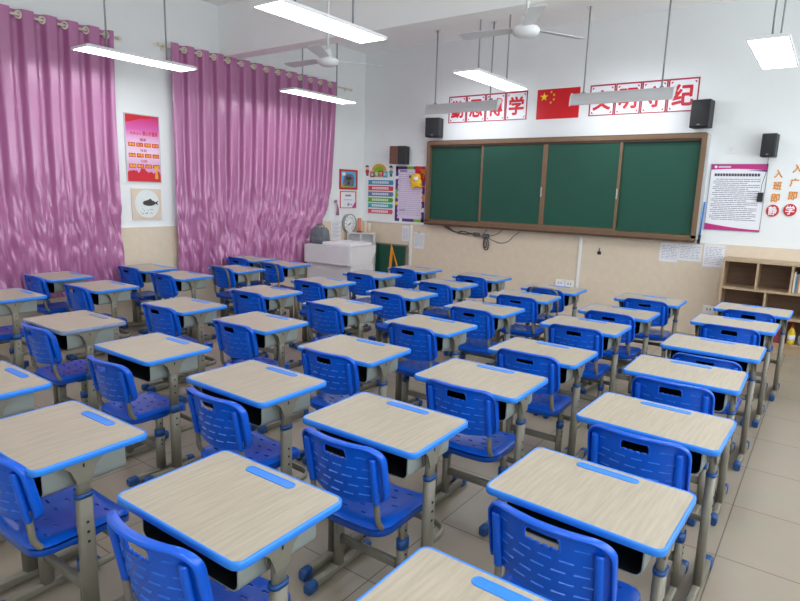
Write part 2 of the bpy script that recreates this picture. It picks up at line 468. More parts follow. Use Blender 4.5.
def yend2(z):
    P = [(3.55, 7.63), (2.55, 7.58), (1.75, 7.50), (1.4, 7.40), (1.1, 7.2), (0.9, 7.08), (0.5, 7.02)]
    for (za, ya), (zb, yb) in zip(P, P[1:]):
        if z >= zb: return ya + (yb - ya) * (za - z) / (za - zb)
    return P[-1][1]
zr1 = curtain('curtain', 1.72, yend1, 3.435, 0.45, 0.225, 'pink satin eyelet curtain at the far left, left of the slogan poster', '')
zr2 = curtain('curtain', 4.52, yend2, 3.47, 0.50, 0.225, 'pink satin eyelet curtain between the slogan poster and the white podium', '')
for (ya, yb, z, lab) in ((1.5, 3.86, zr1, 'cream curtain rod holding the curtain left of the slogan poster'), (4.40, 7.93, zr2, 'cream curtain rod holding the curtain right of the slogan poster')):
    t = thing('curtain_rod', lab, 'curtain rod', (XL, (ya + yb) / 2, z))
    L = yb - ya
    m = MB(); m.tube([(0.085, -L / 2, 0), (0.085, L / 2, 0)], 0.013, 'ring_cream', 10); m.build('pole', t)
    for s in (-1, 1):
        q = MB(); q.ellip((0.085, s * (L / 2 + 0.02), 0), (0.025, 0.03, 0.025), 'ring_cream'); q.build('finial', t)
        q = MB(); q.box((0.045, s * (L / 2 - 0.06), 0), (0.09, 0.02, 0.02), 'ring_cream'); q.box((0.005, s * (L / 2 - 0.06), 0), (0.01, 0.03, 0.08), 'ring_cream'); q.build('bracket', t)
t = thing('curtain_tie', 'short pink tie knotted at the farther curtain edge by the framed photo', 'curtain tie', (XL, 7.63, 1.5))
m = MB(); m.tube([(0.03, 0, 0.05), (0.05, 0.03, 0.0), (0.06, 0.04, -0.09), (0.05, 0.05, -0.2)], 0.02, 'satin', 8, sec=(0.028, 0.01)); m.ellip((0.04, 0.01, 0.04), (0.03, 0.03, 0.03), 'satin'); m.build('strip', t)

# ------------------------------------------------------------------ ceiling fans
def fan(x, y, z, rot, label):
    t = thing('ceiling_fan', label, 'ceiling fan', (x, y, z), rot, 'ceiling fans')
    m = MB(); m.lathe((0, 0, 0), [(0.03, -0.055), (0.075, -0.05), (0.105, -0.03), (0.115, -0.005), (0.115, 0.01), (0.10, 0.025), (0.05, 0.04), (0.045, 0.10), (0.02, 0.12)], 'white_plastic', 28); m.build('motor', t)
    m = MB(); m.tube([(0, 0, 0.11), (0, 0, ZC - z - 0.05)], 0.013, 'white_metal', 10); m.build('down_rod', t)
    m = MB(); m.lathe((0, 0, ZC - z), [(0.02, -0.10), (0.05, -0.07), (0.065, -0.002)], 'white_plastic', 20); m.build('canopy', t)
    for k in range(3):
        a = 2 * math.pi * k / 3
        R = Matrix.Rotation(a, 4, 'Z')
        pts = [(0.09, -0.02), (0.16, -0.055), (0.58, -0.075), (0.62, -0.05), (0.62, 0.05), (0.58, 0.065), (0.16, 0.05), (0.09, 0.02)]
        m = MB(); m.poly([R @ Vector((px, py, 0.012 + py * 0.18)) for px, py in pts], (0, 0, 0.005), 'lamp_housing'); m.build('blade', t)
fan(-4.61, 4.9, 3.09, math.radians(60), 'white three-blade ceiling fan before the beam, above the farther curtain')
fan(-2.32, 4.9, 3.11, math.radians(63), 'white three-blade ceiling fan before the beam, left of the flag')

# ------------------------------------------------------------------ front wall: blackboard
t = thing('blackboard', 'long green sliding blackboard in a bronze frame on the front wall', 'blackboard', (0, 0, 0))
bx0, bx1, bz0, bz1 = -5.575, -1.40, 1.235, 2.56
m = MB()
plate(m, FW, bx0, bx1, bz1 - 0.055, bz1, 0.0, 0.11, 'board_frame')
plate(m, FW, bx0, bx0 + 0.06, bz0 + 0.02, bz1 - 0.055, 0.0, 0.11, 'board_frame')
plate(m, FW, bx1 - 0.06, bx1, bz0 + 0.02, bz1 - 0.055, 0.0, 0.11, 'board_frame')
plate(m, FW, bx0, bx1, bz0, bz0 + 0.055, 0.0, 0.11, 'board_frame')
plate(m, FW, bx0 + 0.06, bx1 - 0.06, bz1 - 0.085, bz1 - 0.055, 0.0, 0.09, 'board_frame_dark')
m.build('frame', t)
m = MB(); plate(m, FW, bx1 - 0.002, bx1 + 0.022, bz0 + 0.01, bz1 - 0.01, 0.0, 0.10, 'metal_light'); plate(m, FW, bx0 + 0.02, bx1 - 0.02, bz1 - 0.004, bz1 + 0.01, 0.02, 0.10, 'board_frame_dark'); m.build('side_rail', t)
m = MB(); plate(m, FW, bx0 + 0.02, bx1 - 0.02, bz0 - 0.03, bz0 - 0.002, 0.0, 0.15, 'board_frame_dark'); plate(m, FW, bx0 + 0.02, bx1 - 0.02, bz0 - 0.002, bz0 + 0.012, 0.14, 0.15, 'board_frame'); m.build('chalk_tray', t)
xs = [bx0 + 0.06, -4.55, -3.515, -2.44, bx1 - 0.06]
for i in range(4):
    front = i in (1, 2)
    d0, d1 = (0.045, 0.07) if front else (0.01, 0.035)
    m = MB(); plate(m, FW, xs[i] - (0 if front else 0.0), xs[i + 1], bz0 + 0.06, bz1 - 0.09 if not front else bz1 - 0.085, d0, d1, 'board_green')
    p = m.build('writing_panel', t)
    if front:
        q = MB()
        for xx in ((xs[i], xs[i + 1] - 0.019) if i == 1 else (xs[i] + 0.019, xs[i + 1])): plate(q, FW, xx - 0.018, xx + 0.018, bz0 + 0.055, bz1 - 0.06, d0, d1 + 0.008, 'board_frame')
        plate(q, FW, xs[i], xs[i + 1], bz0 + 0.055, bz0 + 0.08, d0, d1 + 0.006, 'board_frame')
        q.build('panel_frame', p)
        q = MB(); hx = xs[i + 1] - 0.025 if i == 1 else xs[i + 1] - 0.005
        plate(q, FW, hx - 0.008, hx + 0.008, 1.72, 1.86, d1 + 0.008, d1 + 0.02, 'metal_light'); q.build('pull_handle', p)

def speaker(x0, x1, z0, z1, label, yaw=0.0, wood=False):
    cx, cz, wd, h = (x0 + x1) / 2, z0, x1 - x0, z1 - z0
    dp = 0.19
    t = thing('wall_speaker', label, 'speaker', (cx, YF - dp / 2 - 0.03, cz), yaw, None if wood else 'black wall speakers')
    m = MB(); m.bbox((0, 0, h / 2), (wd, dp, h), 'brown' if wood else 'black_plastic', 0.008); m.build('cabinet', t)
    if wood:
        m = MB(); m.box((wd * 0.275, 0, h / 2), (wd * 0.47, dp + 0.014, h * 1.01), 'black_plastic'); m.build('grille', t)
    else:
        m = MB(); m.bbox((0, -dp / 2 - 0.004, h / 2), (wd * 0.88, 0.016, h * 0.93), 'black_plastic', 0.004)
        m.box((0, -dp / 2 - 0.013, h * 0.1), (wd * 0.16, 0.004, 0.012), 'ink_soft'); m.build('grille', t)
    m = MB(); m.box((0, dp / 2 + 0.015, h / 2), (0.06, 0.03, 0.08), 'black_plastic'); m.build('bracket', t)
speaker(-5.56, -5.31, 2.62, 2.92, 'black wall speaker above the left end of the blackboard', math.radians(14))
speaker(-1.60, -1.38, 2.62, 2.95, 'black wall speaker above the right end of the blackboard', math.radians(-6))
speaker(-0.80, -0.65, 2.26, 2.525, 'small black wall speaker above the magenta bordered notice poster', math.radians(-4))
speaker(-6.27, -5.98, 2.20, 2.49, 'brown wooden wall speaker with a dark grille left of the blackboard', math.radians(14), True)
t = thing('hanging_remote', 'small black remote hanging by a cord in front of the magenta bordered poster', 'remote', (-0.76, YF - 0.03, 1.85))
m = MB(); m.tube([(0.03, 0, 0.42), (0.03, 0.0, 0.25), (0.0, -0.006, 0.1), (0, -0.006, 0.0)], 0.003, 'black_plastic', 6); m.build('cord', t)
m = MB(); m.bbox((0, -0.008, -0.055), (0.06, 0.02, 0.11), 'black_plastic', 0.004); m.build('body', t)

# character cards
CARDZ0, CARDZ1 = 2.845, 3.255
def cards(xs, chars, group, lead):
    for i, ch in enumerate(chars):
        x0, x1 = xs[i], xs[i + 1]
        ordn = ('leftmost', 'second', 'third', 'rightmost')[i]
        t = thing('character_card', 'white card with red character %s, %s in the set %s of the flag' % (ch, ordn, lead), 'wall card', (0, 0, 0), 0, group)
        m = MB(); plate(m, FW, x0 + 0.002, x1 - 0.002, CARDZ0, CARDZ1, 0.0, 0.004, 'poster_white'); m.build('sheet', t)
        m = MB(); e = 0.02
        plate(m, FW, x0 + 0.002, x0 + e, CARDZ0, CARDZ1, 0.004, 0.0055, 'crimson'); plate(m, FW, x1 - e, x1 - 0.002, CARDZ0, CARDZ1, 0.004, 0.0055, 'crimson')
        plate(m, FW, x0 + e, x1 - e, CARDZ1 - e, CARDZ1, 0.004, 0.0055, 'crimson'); plate(m, FW, x0 + e, x1 - e, CARDZ0, CARDZ0 + e * 0.7, 0.004, 0.0055, 'crimson')
        for sx in (x0 + 0.035, x1 - 0.035):
            for sz in (CARDZ0 + 0.032, CARDZ1 - 0.038):
                dx = 0.03 if sx < (x0 + x1) / 2 else -0.03; dz = 0.03 if sz < 3 else -0.03
                wpoly(m, FW, [(sx, sz), (sx + dx, sz), (sx, sz + dz)], 0.004, 0.0055, 'crimson')
        m.build('border', t)
        text('character', ch, FW, (x0 + x1) / 2, (CARDZ0 + CARDZ1) / 2, (x1 - x0) * 0.70, 0.27, 0.006, 'red_paint', t, bold=0.035)
cards([-5.25, -4.92, -4.58, -4.24, -3.885], '勤思博学', 'red character cards left of the flag', 'left')
cards([-2.96, -2.61, -2.27, -1.945, -1.575], '文明守纪', 'red character cards right of the flag', 'right')

# flag
t = thing('flag_poster', 'red flag poster with five yellow stars above the blackboard', 'flag', (0, 0, 0))
m = MB(); plate(m, FW, -3.735, -3.10, 2.835, 3.25, 0.0, 0.004, 'flag_red'); m.build('sheet', t)
def star(mb, cx, cz, r, rot):
    wpoly(mb, FW, [(cx + (r if k % 2 == 0 else r * 0.382) * math.sin(rot + math.pi * k / 5), cz + (r if k % 2 == 0 else r * 0.382) * math.cos(rot + math.pi * k / 5)) for k in range(10)], 0.004, 0.006, 'star_yellow')
for (u, v, r, c) in ((5, 5, 3, None), (10, 2, 1, 1), (12, 4, 1, 1), (12, 7, 1, 1), (10, 9, 1, 1)):
    m = MB(); sx, sz = -3.735 + 0.635 * u / 30, 3.25 - 0.415 * v / 20
    star(m, sx, sz, r * 0.0212, 0 if c is None else math.atan2(-3.735 + 0.635 * 5 / 30 - sx, 3.25 - 0.415 * 5 / 20 - sz))
    m.build('star', t)

# magenta bordered poster on the right
t = thing('notice_poster', 'framed notice poster with magenta borders right of the blackboard', 'poster', (0, 0, 0))
px0, px1, pz0, pz1 = -1.335, -0.72, 1.375, 2.19
m = MB(); plate(m, FW, px0, px1, pz0, pz1, 0.0, 0.008, 'poster_white'); m.build('sheet', t)
m = MB()
wpoly(m, FW, [(px0, pz1), (px0, pz1 - 0.07)] + [(px0 + (px1 - px0) * k / 8, pz1 - 0.07 + 0.014 * math.sin(math.pi * k / 8) - 0.008 * k / 8) for k in range(1, 9)] + [(px1, pz1)], 0.008, 0.0095, 'magenta')
m.build('border', t)
m = MB()
wpoly(m, FW, [(px0, pz0), (px0, pz0 + 0.085)] + [(px0 + (px1 - px0) * k / 8, pz0 + 0.085 - 0.06 * math.sin(math.pi * 0.5 * k / 8)) for k in range(1, 9)] + [(px1, pz0)], 0.008, 0.0095, 'magenta')
m.build('border', t)
m = MB()
wpoly(m, FW, [(px1 - 0.22, pz1 - 0.075), (px1, pz1 - 0.095), (px1, pz1 - 0.075)], 0.008, 0.0097, 'purple')
m.build('corner_accent', t)
m = MB()
for q in ((px0, px0 + 0.006, pz0, pz1), (px1 - 0.006, px1, pz0, pz1), (px0, px1, pz1 - 0.005, pz1), (px0, px1, pz0, pz0 + 0.005)): plate(m, FW, *q, 0.0, 0.013, 'ink_soft')
m.build('frame', t)
m = MB(); rnd = random.Random(3)
xx = px0 + 0.05
while xx < px1 - 0.07:
    plate(m, FW, xx, xx + 0.026, pz1 - 0.148, pz1 - 0.115, 0.008, 0.009, 'ink'); xx += 0.031
m.build('heading_text', t)
m = MB()
for k in range(22):
    z = pz1 - 0.19 - k * 0.0235; xx = px0 + 0.045 + (0.03 if k % 3 == 0 else 0); end = px1 - 0.06 - (rnd.random() * 0.2 if k % 3 == 2 else 0)
    while xx < end:
        l = 0.012 + rnd.random() * 0.07; plate(m, FW, xx, min(end, xx + l), z, z + 0.009, 0.008, 0.009, 'ink_soft'); xx += l + 0.006
m.build('printed_text', t)
m = MB()
disc(m, FW, px0 + 0.055, pz1 - 0.035, 0.016, 0.016, 0.0095, 0.0102, 'poster_white'); plate(m, FW, px0 + 0.085, px0 + 0.22, pz1 - 0.044, pz1 - 0.026, 0.0095, 0.0102, 'lilac_paper')
m.build('header_emblem', t)

# slogan letters at the right edge
def letter(ch, x, z, badge, label):
    t = thing('wall_lettering', label, 'wall lettering', (0, 0, 0), 0, 'orange slogan characters')
    if badge:
        m = MB(); disc(m, FW, x, z, 0.067, 0.072, 0.0, 0.012, 'badge_red'); m.build('badge', t)
        text('character', ch, FW, x, z, 0.09, 0.105, 0.0125, 'poster_white', t, bold=0.02)
    else:
        c = text('character', ch, FW, x, z, 0.09, 0.10, 0.006, 'orange_text', t, bold=0.03)
for ch, x, z, bd, lab in (('入', -0.605, 2.075, 0, 'orange character 入 atop the left slogan column beside the notice poster'),
                          ('班', -0.60, 1.935, 0, 'orange character 班, second in the left slogan column'),
                          ('即', -0.605, 1.79, 0, 'orange character 即 above the red badge reading 静'),
                          ('静', -0.615, 1.64, 1, 'round red badge with white character 静'),
                          ('入', -0.425, 2.135, 0, 'orange character 入 atop the right slogan column at the photo edge'),
                          ('广', -0.435, 1.975, 0, 'orange partial character below 入 in the right slogan column'),
                          ('即', -0.435, 1.82, 0, 'orange character 即 above the red badge reading 学'),
                          ('学', -0.44, 1.655, 1, 'round red badge with white character 学')):
    letter(ch, x, z, bd, lab)

# colourful class rules sign at the left of the front wall
t = thing('class_sign', 'arched colourful heading sign with four character tiles above six strips', 'wall sign', (0, 0, 0))
m = MB()
pts = [(-6.65 + 0.16 * math.cos(math.radians(a)), 2.09 + 0.12 * math.sin(math.radians(a))) for a in range(0, 181, 12)]
pin = [(-6.65 + 0.11 * math.cos(math.radians(a)), 2.09 + 0.075 * math.sin(math.radians(a))) for a in range(180, -1, -12)]
wpoly(m, FW, pts + pin, 0.0, 0.012, 'gold'); m.build('arch', t)
m = MB(); wpoly(m, FW, [(x, z) for x, z in pin], 0.0, 0.008, 'lime'); m.build('arch_infill', t)
for i, (ch, mt) in enumerate(zip('班级公约', ('crimson', 'lime', 'red_paint', 'strip_teal'))):
    cx = -6.80 + i * 0.098; cz = 2.045 - 0.012 * abs(i - 1.5)
    m = MB(); plate(m, FW, cx - 0.046, cx + 0.046, cz - 0.05, cz + 0.05, 0.004, 0.016, mt); q = m.build('tile', t)
    text('character', ch, FW, cx, cz, 0.066, 0.07, 0.0165, 'poster_white', q, bold=0.015)
strips = ['strip_blue', 'strip_red', 'strip_slate', 'strip_green', 'strip_teal', 'strip_pink']
names = ['bright blue', 'red', 'slate blue', 'green', 'teal', 'pink']
for i in range(6):
    z = 1.885 - i * 0.102
    t = thing('rule_strip', '%s class rule strip with white lettering, %s of the six under the arch sign' % (names[i], ('first', 'second', 'third', 'fourth', 'fifth', 'last')[i]), 'wall strip', (0, 0, 0), 0, 'class rule strips')
    m = MB(); wpoly(m, FW, [(-6.90, z - 0.04), (-6.34, z - 0.04), (-6.325, z), (-6.34, z + 0.04), (-6.90, z + 0.04), (-6.885, z)], 0.0, 0.006, strips[i]); m.build('strip', t)
    m = MB(); disc(m, FW, -6.905, z, 0.016, 0.03, 0.006, 0.008, 'poster_white'); m.build('bullet', t)
    m = MB()
    xx = -6.80; rnd = random.Random(i)
    while xx < -6.46:
        plate(m, FW, xx, xx + 0.032, z - 0.018, z + 0.02, 0.006, 0.0072, 'poster_white'); plate(m, FW, xx + 0.008, xx + 0.024, z - 0.004, z + 0.004, 0.0072, 0.0076, strips[i]); xx += 0.042
    m.build('lettering', t)
for cx, cz, shirt, lab, hat in ((-6.925, 2.10, 'badge_red', 'small cut-out of a child in red, left of the arch sign', 'brown'), (-6.385, 2.09, 'strip_teal', 'small cut-out of a child with a dark hat, right of the arch sign', 'fish_dark')):
    t = thing('child_cutout', lab, 'wall decoration', (0, 0, 0), 0, 'child cut-outs beside the arch sign')
    m = MB(); disc(m, FW, cx, cz + 0.04, 0.034, 0.036, 0.0, 0.006, 'skin', 16); m.build('head', t)
    m = MB(); disc(m, FW, cx, cz + 0.055, 0.042, 0.032, 0.006, 0.009, hat, 16, 0, 180); m.build('hair', t)
    m = MB(); wpoly(m, FW, [(cx - 0.03, cz - 0.06), (cx + 0.03, cz - 0.06), (cx + 0.045, cz - 0.01), (cx + 0.02, cz + 0.01), (cx - 0.02, cz + 0.01), (cx - 0.045, cz - 0.01)], 0.0, 0.006, shirt); m.build('shirt', t)
    m = MB(); plate(m, FW, cx - 0.024, cx - 0.004, cz - 0.10, cz - 0.06, 0.0, 0.005, 'fish_dark'); plate(m, FW, cx + 0.004, cx + 0.024, cz - 0.10, cz - 0.06, 0.0, 0.005, 'fish_dark'); m.build('trousers', t)

# purple bordered poster
t = thing('notice_poster', 'lilac notice poster with a purple and lime border left of the blackboard', 'poster', (0, 0, 0))
qx0, qx1, qz0, qz1 = -6.275, -5.655, 1.225, 2.165
m = MB(); plate(m, FW, qx0, qx1, qz0, qz1, 0.0, 0.006, 'lilac_paper'); m.build('sheet', t)
m = MB(); e = 0.05
for q in ((qx0, qx0 + e, qz0, qz1), (qx1 - e, qx1, qz0, qz1), (qx0, qx1, qz1 - e, qz1), (qx0, qx1, qz0, qz0 + e)): plate(m, FW, *q, 0.006, 0.0075, 'purple')
for q, c in (((qx0 + 0.24, qx0 + 0.38, qz1 - e, qz1), 'lime'), ((qx0, qx0 + e, 1.62, 1.78), 'lime'), ((qx0, qx0 + e, 1.5, 1.56), 'yellow'), ((qx1 - 0.21, qx1 - 0.06, qz0, qz0 + e), 'lime'), ((qx1 - e, qx1, 1.58, 1.70), 'orange'), ((qx0 + 0.1, qx0 + 0.16, qz0, qz0 + e), 'poster_white'), ((qx0, qx0 + e, 1.95, 2.0), 'poster_white'), ((qx1 - e, qx1, 1.40, 1.47), 'poster_white'), ((qx1 - e, qx1, 1.8, 1.85), 'strip_red')):
    plate(m, FW, *q, 0.0075, 0.0085, c)
for k in range(9):
    plate(m, FW, qx0 + e, qx0 + e + 0.012, 1.3 + k * 0.09, 1.33 + k * 0.09, 0.006, 0.0075, 'purple'); plate(m, FW, qx1 - e - 0.012, qx1 - e, 1.27 + k * 0.09, 1.30 + k * 0.09, 0.006, 0.0075, 'purple')
m.build('border', t)
m = MB(); rnd = random.Random(9)
for k in range(21):
    z = 2.06 - k * 0.036; xx = qx0 + 0.075; end = qx1 - (0.25 if k < 8 else 0.085)
    while xx < end:
        l = 0.015 + rnd.random() * 0.06; plate(m, FW, xx, min(end, xx + l), z, z + 0.008, 0.006, 0.0068, 'ink_pale'); xx += l + 0.012
plate(m, FW, qx0 + 0.09, qx0 + 0.24, 2.078, 2.098, 0.006, 0.007, 'ink'); plate(m, FW, qx0 + 0.09, qx0 + 0.22, 1.41, 1.43, 0.006, 0.007, 'ink_soft')
m.build('printed_text', t)
# plush ornament
t = thing('plush_ornament', 'yellow and white plush ornament with red bow at the lilac poster corner', 'ornament', (-5.81, YF - 0.05, 1.93))
m = MB(); m.ellip((0, 0, -0.03), (0.115, 0.045, 0.09), 'yellow', 14, 8); m.ellip((0.0, -0.005, 0.05), (0.095, 0.045, 0.07), 'yellow', 14, 8)
m.ellip((-0.10, 0, 0.03), (0.03, 0.02, 0.045), 'yellow'); m.ellip((0.09, -0.01, -0.10), (0.04, 0.03, 0.025), 'yellow'); m.ellip((-0.07, -0.01, -0.11), (0.035, 0.03, 0.025), 'yellow'); m.build('body', t)
m = MB(); m.ellip((0.015, -0.045, 0.025), (0.06, 0.014, 0.04), 'poster_white'); m.build('muzzle', t)
m = MB(); m.ellip((-0.12, -0.01, 0.06), (0.022, 0.015, 0.03), 'fish_dark'); m.build('paw', t)
t = thing('red_paper_knot', 'red and gold paper knot behind the yellow ornament on the lilac poster', 'ornament', (0, 0, 0))
m = MB()
wpoly(m, FW, [(-5.86, 2.17), (-5.66, 2.16), (-5.63, 1.98), (-5.66, 1.90), (-5.72, 1.93), (-5.86, 2.06)], 0.009, 0.016, 'badge_red'); m.build('fan_sheet', t)
m = MB()
for dx in (-0.04, 0.0, 0.04): m.tube([FW(-5.72 + dx, 2.12, 0.02), FW(-5.66 + dx * 0.4, 2.05, 0.024), FW(-5.64 + dx, 1.96, 0.02)], 0.006, 'gold', 6)
m.tube([FW(-5.77, 2.03, 0.02), FW(-5.70, 2.07, 0.025), FW(-5.63, 2.12, 0.02)], 0.006, 'gold', 6); m.build('gold_cord', t)

# papers, clipboard, conduits, sockets, hook, cables, switch
def paper(x0, x1, z0, z1, label, lines=True, clip=False):
    t = thing('notice_sheet', label, 'paper', (0, 0, 0), 0, 'paper sheets under the blackboard')
    m = MB(); plate(m, FW, x0, x1, z0, z1, 0.013, 0.016, 'paper_white'); m.build('sheet', t)
    if lines:
        m = MB(); rnd = random.Random(int(abs(x0) * 1000)); k = 0; z = z1 - 0.04
        while z > z0 + 0.03:
            xx = x0 + 0.02
            while xx < x1 - 0.03:
                l = 0.015 + rnd.random() * 0.05; plate(m, FW, xx, min(x1 - 0.015, xx + l), z, z + 0.005, 0.016, 0.0165, 'ink_soft'); xx += l + 0.012
            z -= 0.021
        m.build('printed_text', t)
    if clip:
        m = MB(); plate(m, FW, (x0 + x1) / 2 - 0.025, (x0 + x1) / 2 + 0.025, z1 - 0.015, z1 + 0.03, 0.013, 0.022, 'metal_light'); m.build('clip', t)
paper(-6.10, -5.95, 0.885, 1.15, 'white printed sheet between the chalkboard and the left cable conduit')
paper(-5.84, -5.62, 0.775, 1.05, 'white sheet under a metal clip just right of the left conduit', True, True)
paper(-1.83, -1.60, 0.92, 1.175, 'white printed sheet under the right end of the blackboard, leftmost of three')
paper(-1.595, -1.32, 0.955, 1.175, 'wide printed sheet under the blackboard end, middle of three')
paper(-1.30, -1.06, 0.90, 1.19, 'printed sheet under the magenta bordered poster, rightmost of three')
def conduit(x, z0, z1, label):
    t = thing('cable_conduit', label, 'cable conduit', (0, 0, 0), 0, 'white cable conduits')
    m = MB(); plate(m, FW, x - 0.02, x + 0.02, z0, z1, 0.012, 0.03, 'white_plastic'); m.build('trunking', t)
conduit(-5.905, 0.0, 1.17, 'white upright cable conduit at the left end of the blackboard')
conduit(-2.905, 0.0, 1.18, 'white upright cable conduit below the right half of the blackboard')
t = thing('cable_conduit', 'white level cable conduit along the wainscot top under the posters', 'cable conduit', (0, 0, 0), 0, 'white cable conduits')
m = MB(); plate(m, FW, -6.98, -5.27, 1.185, 1.21, 0.0, 0.025, 'white_plastic'); m.build('trunking', t)
for k, (x, lab) in enumerate(((-3.165, 'white wall socket, the left one of two beside the conduit'), (-3.02, 'white wall socket, the one touching the conduit below the blackboard'), (-1.16, 'white wall socket low on the wainscot left of the bookshelf'))):
    t = thing('wall_socket', lab, 'socket', (0, 0, 0), 0, 'wall sockets below the blackboard')
    m = MB(); plate(m, FW, x - 0.068, x + 0.068, (0.41 if x < -2 else 0.30), (0.525 if x < -2 else 0.40), 0.012, 0.03, 'white_plastic'); m.build('cover', t)
    m = MB()
    for dx in (-0.02, 0.02): plate(m, FW, x + dx - 0.006, x + dx + 0.006, (0.46 if x < -2 else 0.345), (0.485 if x < -2 else 0.37), 0.03, 0.0305, 'ink')
    m.build('slots', t)
for x, z, lab in ((-1.14, 2.365, 'white wall switch plate above the magenta bordered poster'), (-5.735, 2.40, 'white wall switch plate between the wooden speaker and blackboard')):
    t = thing('wall_switch', lab, 'switch', (0, 0, 0), 0, 'wall switch plates')
    m = MB(); plate(m, FW, x - 0.045, x + 0.045, z - 0.045, z + 0.045, 0.0, 0.012, 'white_plastic'); m.build('cover', t)
    m = MB(); plate(m, FW, x - 0.018, x + 0.018, z - 0.025, z + 0.025, 0.012, 0.015, 'white_metal'); m.build('rocker', t)
t = thing('wall_hook', 'small black hook on the beige wainscot below the blackboard', 'hook', (0, 0, 0))
m = MB(); plate(m, FW, -2.655, -2.605, 0.94, 0.985, 0.012, 0.022, 'black_plastic'); m.tube([FW(-2.63, 0.985, 0.02), FW(-2.63, 1.02, 0.03), FW(-2.63, 1.03, 0.018)], 0.006, 'black_plastic', 6); m.build('body', t)
t = thing('cable_bundle', 'tangled dark cables with plugs hanging under the blackboard', 'cable', (0, 0, 0))
def cab(pts, r=0.006, mt='cable_grey', n='cable'):
    m = MB(); P = [FW(*p) for p in pts]; out = []
    for i in range(len(P) - 1):
        p0, p1, p2, p3 = P[max(0, i - 1)], P[i], P[i + 1], P[min(len(P) - 1, i + 2)]
        for k in range(6):
            s = k / 6; out.append(0.5 * ((2 * p1) + (-p0 + p2) * s + (2 * p0 - 5 * p1 + 4 * p2 - p3) * s * s + (-p0 + 3 * p1 - 3 * p2 + p3) * s ** 3))
    out.append(P[-1]); m.tube(out, r, mt, 6); m.build(n, t)
cab([(-5.20, 1.19, 0.05), (-5.02, 1.12, 0.05), (-4.8, 1.09, 0.04), (-4.68, 1.11, 0.04)], 0.011)
cab([(-5.15, 1.19, 0.04), (-5.0, 1.11, 0.03), (-4.85, 1.13, 0.03), (-4.6, 1.08, 0.03), (-4.42, 1.08, 0.04)], 0.008)
cab([(-4.95, 1.08, 0.03), (-4.86, 1.13, 0.03), (-4.78, 1.12, 0.03)], 0.006)
cab([(-4.45, 1.08, 0.05), (-4.47, 0.95, 0.04), (-4.44, 0.87, 0.04), (-4.39, 0.88, 0.04), (-4.38, 0.98, 0.04), (-4.42, 1.07, 0.05)], 0.010)
cab([(-4.44, 1.06, 0.04), (-4.45, 0.93, 0.05), (-4.42, 0.9, 0.05), (-4.40, 1.0, 0.05)], 0.008)
cab([(-4.42, 1.06, 0.04), (-4.2, 0.99, 0.03), (-4.05, 1.02, 0.03), (-3.97, 1.10, 0.03), (-3.85, 1.19, 0.04)], 0.005)
cab([(-4.40, 1.08, 0.04), (-4.25, 1.12, 0.03), (-4.15, 1.20, 0.04)], 0.005)
cab([(-4.48, 1.12, 0.04), (-4.44, 1.15, 0.04), (-4.42, 1.19, 0.04)], 0.005)
for x, z in ((-4.60, 1.095), (-4.43, 1.085)):
    m = MB(); m.bbox(FW(x, z, 0.05), (0.11, 0.05, 0.06), 'cable_grey', 0.01); m.build('plug', t)
t = thing('board_pointer', 'thin blue pointer stick hanging beside the blackboard right edge', 'pointer', (0, 0, 0))
m = MB(); m.tube([FW(-1.352, 1.72, 0.055), FW(-1.365, 1.30, 0.055)], 0.011, 'pointer_blue', 8); m.build('stick', t)
m = MB(); m.tube([FW(-1.365, 1.30, 0.055), FW(-1.37, 1.19, 0.055)], 0.018, 'black_plastic', 8); m.build('grip', t)

# ------------------------------------------------------------------ left wall posters
t = thing('slogan_poster', 'red and pink slogan poster on the pier between the two curtains', 'poster', (0, 0, 0))
ry0, ry1, rz0, rz1 = 3.92, 4.38, 1.75, 2.57
m = MB(); plate(m, LW, ry0, ry1, rz0, rz1, 0.0, 0.012, 'metal_light'); m.build('frame', t)
def grad_mat():
    mm = bpy.data.materials.new('poster_print'); mm.use_nodes = True; nt = mm.node_tree; bb = nt.nodes['Principled BSDF']
    tc = nt.nodes.new('ShaderNodeTexCoord'); sp = nt.nodes.new('ShaderNodeSeparateXYZ'); nt.links.new(tc.outputs['Object'], sp.inputs[0])
    mr = nt.nodes.new('ShaderNodeMapRange'); mr.inputs[1].default_value = rz0; mr.inputs[2].default_value = rz1; nt.links.new(sp.outputs[2], mr.inputs[0])
    cr = nt.nodes.new('ShaderNodeValToRGB'); nt.links.new(mr.outputs[0], cr.inputs[0])
    e = cr.color_ramp.elements; e[0].position = 0; e[0].color = (*lin((200, 110, 180)), 1); e[1].position = 1; e[1].color = (*lin((214, 30, 70)), 1)
    for p, c in ((0.25, (222, 170, 214)), (0.42, (240, 214, 232)), (0.62, (236, 190, 226)), (0.78, (222, 96, 180)), (0.92, (214, 56, 130))):
        q = e.new(p); q.color = (*lin(c), 1)
    nt.links.new(cr.outputs[0], bb.inputs['Base Color']); bb.inputs['Roughness'].default_value = 0.3
    MATS['poster_print'] = mm
grad_mat()
m = MB(); plate(m, LW, ry0 + 0.012, ry1 - 0.012, rz0 + 0.012, rz1 - 0.012, 0.012, 0.014, 'poster_print'); m.build('print', t)
m = MB(); wpoly(m, LW, [(ry0 + 0.012, rz1 - 0.012), (ry0 + 0.012, rz1 - 0.11), (ry0 + 0.1, rz1 - 0.09), (ry0 + 0.2, rz1 - 0.055), (ry0 + 0.3, rz1 - 0.045), (ry1 - 0.012, rz1 - 0.012)], 0.014, 0.015, 'red_paint'); m.build('banner', t)
m = MB(); rnd = random.Random(5); pts = [(ry0 + 0.012, rz0 + 0.012), (ry0 + 0.012, rz0 + 0.12)]
for k in range(1, 22):
    y = ry0 + 0.012 + (ry1 - ry0 - 0.024) * k / 22; pts.append((y, rz0 + 0.115 + rnd.random() * 0.035 + (0.03 if 8 < k < 13 else 0)))
